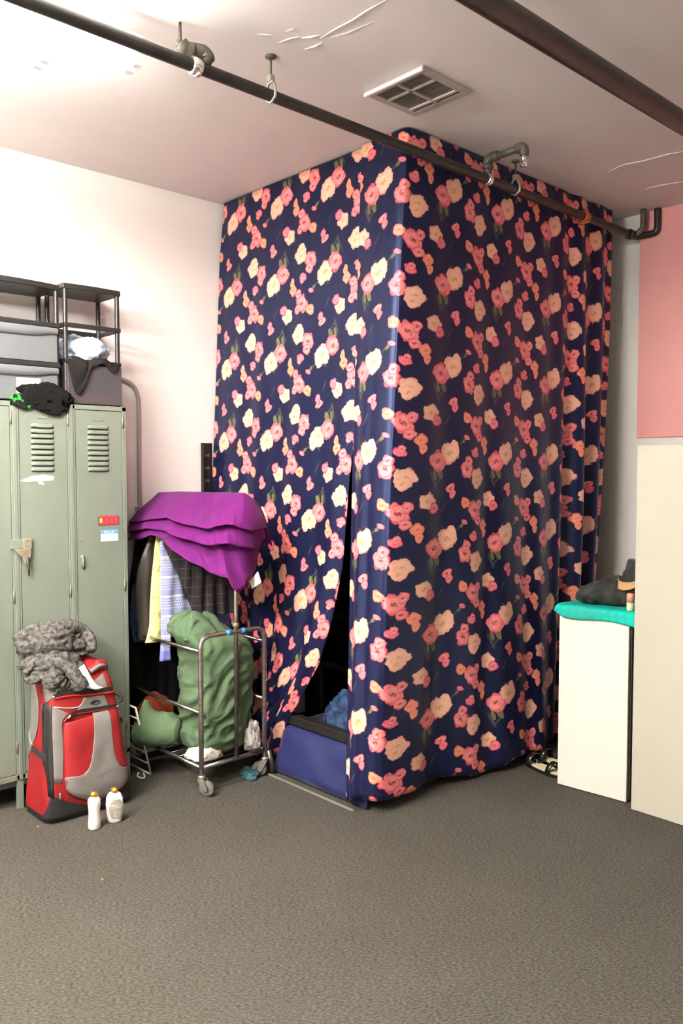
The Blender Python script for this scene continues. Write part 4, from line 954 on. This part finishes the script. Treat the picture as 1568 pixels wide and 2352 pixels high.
tag(h.build('crumpled_cloth', M_CREAM, origin=(-3.555,2.36,.148), smooth=True), 'off white cloth crumpled under the green sack at the near corner of the cart', 'clothes')
h = heap((-3.50, 2.615, .148), (.035, .042, .105), 32, .3, 2.6, lift=1.2, res=4)
tag(h.build('crumpled_cloth', mat('white and grey print cotton', (.60,.56,.54,1), .85, col2=(.16,.14,.14,1), nscale=22, nmix=(.52,.62)), origin=(-3.50,2.615,.148), smooth=True), 'white and grey printed cloth stuffed in the far corner of the cart', 'clothes')
h = heap((-4.075, 2.37, .148), (.055, .115, .16), 33, .14, 1.6, lift=1.2, res=4)
tag(h.build('soft_bag', mat('rust orange fabric', (.28,.050,.020,1), .8, col2=(.22,.035,.016,1), nscale=6, bump=.2), origin=(-4.075,2.37,.148), smooth=True), 'rust orange soft bag at the wall end of the cart', 'bag')
h = heap((-3.50, 2.60, 0), (.062, .045, .030), 35, .3, 2.6, lift=1.2, res=4)
tag(h.build('crumpled_cloth', mat('dark teal striped cloth', (.016,.022,.028,1), .8, col2=(.05,.13,.16,1), nscale=18), origin=(-3.50,2.60,0), smooth=True), 'dark teal cloth on the carpet under the far corner of the cart', 'clothes')
# ================================================================ inside the curtained corner
up = thing('shelving_upright', (-4.18, 2.81, 0), 'black slotted metal upright against the left wall beside the rose curtain', 'shelf post')
b = MB().box((-4.198, 2.775, 0), (-4.172, 2.778, 1.776)).box((-4.198, 2.775, 0), (-4.195, 2.850, 1.776)).box((-4.198, 2.778, 0), (-4.172, 2.781, 1.776))
for k in range(22): b.box((-4.1955, 2.797, .1+k*.076), (-4.1940, 2.832, .116+k*.076), 1)
b.build('angle_post', [M_BLACK, mat('slot shade', (.10,.095,.09,1), .7)], up)
M_BACKING = mat('near black shade backing', (.006,.0055,.005,1), .8)
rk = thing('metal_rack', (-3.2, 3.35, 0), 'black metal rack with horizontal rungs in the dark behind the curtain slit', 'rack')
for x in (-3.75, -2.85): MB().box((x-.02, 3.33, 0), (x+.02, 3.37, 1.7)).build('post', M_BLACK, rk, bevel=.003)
MB().box((-3.95, 3.37, .06), (-2.72, 3.39, 1.95)).build('dark_backing', M_BACKING, rk)  # dark sheet added to keep the space behind the slit black
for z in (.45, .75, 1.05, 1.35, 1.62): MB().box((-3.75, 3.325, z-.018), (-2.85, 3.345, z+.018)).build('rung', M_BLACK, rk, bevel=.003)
M_BLUE = mat('royal blue cloth', (.011,.015,.090,1), .6, col2=(.009,.013,.075,1), nscale=3, sheen=.15, bump=.2, bscale=7, bdist=.01)
bn = thing('blue_bench', (-3.12, 3.05, 0), 'low bench covered in royal blue cloth showing in the curtain opening', 'bench')
P = []
for j in range(31):
    x = lerp(-3.46, -2.76, j/30); row = []
    for (y, z) in ((2.737,.010),(2.745,.05),(2.758,.10),(2.770,.14),(2.782,.18),(2.797,.215),(2.815,.238),(2.86,.246),(3.0,.248),(3.3,.248)):
        f = .008*math.sin(x*16+z*20)*math.sin(PI*min(1, z/.246))
        f -= .012*math.exp(-((z-.12-.10*(x+2.95))/.014)**2)*max(0, min(1, (x+3.15)/.1))
        row.append((x, y-f, z))
    P.append(row)
P0 = [(x, y, z) for x, y, z in P[0]]
MB().grid(P).build('cover', M_BLUE, bn, smooth=True, solid=.003, soff=0)
MB().box((-3.44, 2.84, .004), (-2.79, 3.29, .230)).build('bench_box', mat('dark board', (.03,.026,.022,1), .6), bn)
MB().box((-3.50, 2.815, .252), (-2.78, 2.870, .300)).build('rail', mat('black stained timber', (.012,.010,.008,1), .5, bump=.1), bn, bevel=.004)
h = heap((-3.13, 3.0, .252), (.165, .10, .125), 41, .34, 2.3, lift=1.3)
tag(h.build('jeans', mat('indigo denim', (.010,.022,.060,1), .85, col2=(.040,.070,.130,1), nscale=22, bump=.4, bscale=140), origin=(-3.13,3.0,.252), smooth=True), 'blue jeans heaped on the blue bench behind the curtain slit', 'clothes')
pl = MB().poly([(-3.475,2.700,0.0085),(-3.455,2.700,0.0085),(-3.455,2.700,.13),(-3.475,2.700,.13)], (0, .012, 0))
tag(pl.build('wood_strip', mat('dark red stained wood', (.10,.012,.008,1), .5), origin=(-3.465,2.706,.0085)), 'short dark red wooden strip standing between the cart wheel and the blue bench', 'wood strip')
# ================================================================ right-hand cabinets
M_CAB = mat('cream white laminate', (.66,.63,.56,1), .5, col2=(.635,.605,.535,1), nscale=2, bump=.03)
cb_ = thing('low_cabinet', (-2.135, 4.0, 0), 'low cream white cabinet with a teal cloth on top, right of the rose curtain', 'cabinet')
ym = MB().poly([(-2.325, 3.712, .012), (-1.962, 3.745, .012), (-1.962, 4.30, .012), (-2.325, 4.30, .012)], (0, 0, .893)).build('cabinet_body', mat('dark brown for gap shade', (.045,.036,.028,1), .6), cb_)  # body coloured dark for the shade in the gap beside the tall cabinet
d = [(-2.330, 3.690), (-1.967, 3.722), (-1.969, 3.742), (-2.332, 3.710)]
MB().poly([(x, y, .004) for x, y in d], (0, 0, .912)).build('door', M_CAB, cb_, bevel=.003)
for z in (.745, .52, .285): MB().box((-2.336, 3.700, z-.006), (-2.328, 3.714, z+.006)).build('hinge', M_BLACK, cb_)
MB().box((-2.325, 3.735, .905), (-1.95, 4.30, .922)).build('top_board', mat('cabinet top board', (.10,.085,.07,1), .5), cb_)
# teal cloth
def teal():
    m = mat('teal cloth with round motifs', (0,.42,.33,1), .75); nt = m.node_tree; p = nt.nodes['Principled BSDF']
    tc = nt.nodes.new('ShaderNodeTexCoord'); v = nt.nodes.new('ShaderNodeTexVoronoi'); v.inputs['Scale'].default_value = 24; v.inputs['Randomness'].default_value = .25; L(nt, tc.outputs['Object'], v.inputs['Vector'])
    r = nt.nodes.new('ShaderNodeValToRGB'); e = r.color_ramp.elements; e[0].position = .38; e[0].color = (.004,.47,.36,1); e[1].position = .46; e[1].color = (.025,.35,.28,1)
    L(nt, v.outputs['Distance'], r.inputs['Fac']); L(nt, r.outputs[0], p.inputs['Base Color']); return m
P = []
for j in range(41):
    u = j/40; x = lerp(-2.352, -1.925, u); yf = lerp(3.672, 3.715, u); row = []
    lip = .050+.012*u+.008*math.sin(u*7)-.02*max(0, .12-u)/.12
    for k in range(8):
        t = k/7; row.append((x+(.012*t if u < .1 else 0), yf-.004*math.sin(t*PI)-.008*(1-t)*0, .930-lip*(1-t)))
    for k in range(1, 15):
        t = k/14; row.append((x, yf+.004+t*(4.30-yf), .932+.003*noise.noise(Vector((x*9, t*6, 0)))+.002))
    P.append(row)
tl = MB().grid(P).build('table_cloth', teal(), origin=(-2.13, 3.95, .925), smooth=True, solid=.004, soff=1)
tag(tl, 'bright teal patterned cloth covering the top of the low cream cabinet', 'cloth')
# slouched black boot with tan trim lying on the teal cloth
ZT = .945
M_SUEDE = mat('black suede', (.020,.020,.019,1), .8, col2=(.04,.041,.037,1), nscale=12, bump=.4, bscale=18, bdist=.006, sheen=.1)
bt = thing('boot', (-2.13, 3.84, ZT), 'slouched black suede boot with tan lining on the teal cloth', 'boot')
P = []; K = 40; ax = [(0,-2.30,3.80,.022,.012,.020),(.08,-2.28,3.805,.030,.045,.028),(.25,-2.225,3.82,.042,.066,.048),(.45,-2.155,3.84,.060,.072,.066),(.62,-2.10,3.85,.066,.068,.068),(.8,-2.05,3.865,.060,.060,.060),(1,-2.0,3.875,.045,.04,.045)]
for i in range(41):
    u = i/40; cx, cy, cz, rw, rh = [key([(r[0], r[k]) for r in ax], u) for k in (1, 2, 3, 4, 5)]; row = []
    for k in range(K):
        a = 2*PI*k/K; f = .012*(1-2*abs(noise.noise(Vector((math.cos(a)*1.5, math.sin(a)*1.5, u*6)))))*min(1, u*5)
        row.append((cx, cy+(rw+f)*math.cos(a), ZT+max(0, cz+(rh+f)*math.sin(a))))
    P.append(row)
MB().grid(P, wrap=True, caps=True).build('foot', M_SUEDE, bt, smooth=True)
MB().tube(smooth_path([(-2.035,3.86,ZT+.075),(-2.025,3.86,ZT+.115),(-2.012,3.865,ZT+.165),(-2.000,3.865,ZT+.222)], 6), [.062]*6+[.058]*6+[.052]*6+[.047], 22).build('shaft', M_SUEDE, bt, smooth=True)
M_TAN = mat('tan lining', (.36,.21,.08,1), .7)
P = []
for i in range(17):
    u = i/16; a = -2.9+2.5*u; row = []
    for k in range(6):
        t = k/5; r = .064+.014*t; zz = ZT+.138-.016*math.sin(u*PI)-t*(.006+.034*math.sin(u*PI)**.7)
        row.append((-2.030+r*math.cos(a), 3.86+r*math.sin(a), zz))
    P.append(row)
MB().grid(P).build('tan_cuff', M_TAN, bt, smooth=True, solid=.004)
tb = thing('small_bottle', (-1.985, 3.765, ZT-.009), 'tiny pink and pale green bottle at the right end of the teal cloth', 'bottle')
MB().lathe((-1.985, 3.765, ZT-.009), [(.016, 0), (.018, .004), (.018, .040)], 18).build('bottle_body', mat('pale green plastic', (.45,.50,.30,1), .4), tb, smooth=True)
MB().lathe((-1.985, 3.765, ZT+.031), [(.018, 0), (.018, .038), (.014, .044)], 18).build('cap', mat('salmon pink cap', (.62,.27,.18,1), .4), tb, smooth=True)
# tall cabinet
M_TALL = mat('pale ivory laminate', (.42,.40,.325,1), .5, col2=(.405,.385,.31,1), nscale=1.5, bump=.03)
tc_ = thing('tall_cabinet', (-1.4, 4.0, 0), 'tall plain ivory cabinet at the right edge of the picture', 'cabinet')
MB().box((-1.905, 3.69, .02), (-.80, 4.33, 1.726)).build('cabinet_body', M_TALL, tc_, bevel=.003)
MB().box((-1.913, 3.668, .003), (-.80, 3.69, 1.732)).build('front_panel', M_TALL, tc_, bevel=.002)
MB().box((-1.905, 3.70, 0), (-.80, 4.33, .02)).build('plinth', M_BLACK, tc_)
# sandals on the carpet
M_PATENT = mat('black patent', (.012,.011,.011,1), .15, spec=.7)
M_INSOLE = mat('cream insole', (.74,.62,.40,1), .6)
def sandal(x, y, z, rot, label):
    t = thing('sandal', (x, y, z), label, 'shoe', 'black sandals beside the low cabinet')
    def outl(g): return [( (1.0 if abs(c) < .0 else 1)*.0, 0) for c in [0]]
    def loc(u, v, h): return (x+u*math.cos(rot)-v*math.sin(rot), y+u*math.sin(rot)+v*math.cos(rot), z+h)
    P = [( .125*math.cos(a), (.041+.008*math.cos(a))*math.sin(a) ) for a in [2*PI*k/36 for k in range(36)]]
    MB().poly([loc(u, v, .001) for u, v in P], (0, 0, .020)).build('sole', M_PATENT, t, bevel=.004)
    MB().poly([loc(u*.94, v*.92, .021) for u, v in P], (0, 0, .004)).build('insole', M_INSOLE, t)
    for u0, h0, nm in ((.055, .052, 'toe_strap'), (-.085, .060, 'heel_strap')):
        pts = [Vector(loc(u0+.012*math.sin(k/10*PI), .043*math.cos(k/10*PI), .020+h0*math.sin(k/10*PI)**.8)) for k in range(11)]
        ribbon(pts, .030, .004, up=Vector((math.cos(rot), math.sin(rot), 0))).build(nm, M_PATENT, t, smooth=True)
    return t
sandal(-2.475, 3.795, 0, -.15, 'black patent sandal with cream insole beside the low cabinet, the nearer of the two')
sandal(-2.47, 3.915, 0, -.10, 'black patent sandal with cream insole, the farther one under the curtain hem')
h = heap((-2.575, 3.86, 0), (.05, .06, .04), 51, .3, 2.4, lift=1.2, res=4)
tag(h.build('handbag', M_PATENT, origin=(-2.575,3.86,0), smooth=True), 'small shiny black bag slumped at the curtain hem beside the sandals', 'bag')
# scraps on the carpet
M_SCRAP = mat('orange paper', (.75,.16,.03,1), .7)
for k, (x, y, lab) in enumerate(((87, 1899, 'tiny orange scrap on the carpet at the corner of the red duffel'), (235, 2020, 'tiny orange scrap on the open carpet below the lotion bottles'))):
    q = onZ(x, y, 0)
    tag(MB().poly([(q.x-.006, q.y-.003, .0005), (q.x+.004, q.y-.005, .0005), (q.x+.007, q.y+.002, .0005), (q.x-.002, q.y+.005, .0005)], (0, 0, .002)).build('paper_scrap', M_SCRAP, origin=(q.x, q.y, 0)), lab, 'scrap')
# ================================================================ camera, world, view
cam = bpy.data.cameras.new('camera'); co = bpy.data.objects.new('camera', cam); C.objects.link(co)
cam.sensor_fit = 'HORIZONTAL'; cam.sensor_width = 36; cam.lens = F_PX/1568*36; cam.clip_start = .05
co.location = (0, 0, H); co.rotation_euler = (PI/2+PITCH, 0, YAW)
bpy.context.scene.camera = co
w = bpy.data.worlds.new('world'); bpy.context.scene.world = w; w.use_nodes = True
w.node_tree.nodes['Background'].inputs[0].default_value = (1, .93, .85, 1); w.node_tree.nodes['Background'].inputs[1].default_value = .05
vs = bpy.context.scene.view_settings; vs.view_transform = 'Standard'; vs.look = 'None'; vs.gamma = 1; vs.use_curve_mapping = False
vs.exposure = EXPOSURE = 2.36
bpy.context.scene.cycles.max_bounces = 6; bpy.context.scene.cycles.diffuse_bounces = 4; bpy.context.scene.cycles.glossy_bounces = 2; bpy.context.scene.cycles.transmission_bounces = 3
bpy.context.scene.cycles.sample_clamp_indirect = 8
bpy.context.scene.cycles.adaptive_threshold = .06
bpy.context.scene.cycles.use_light_tree = False
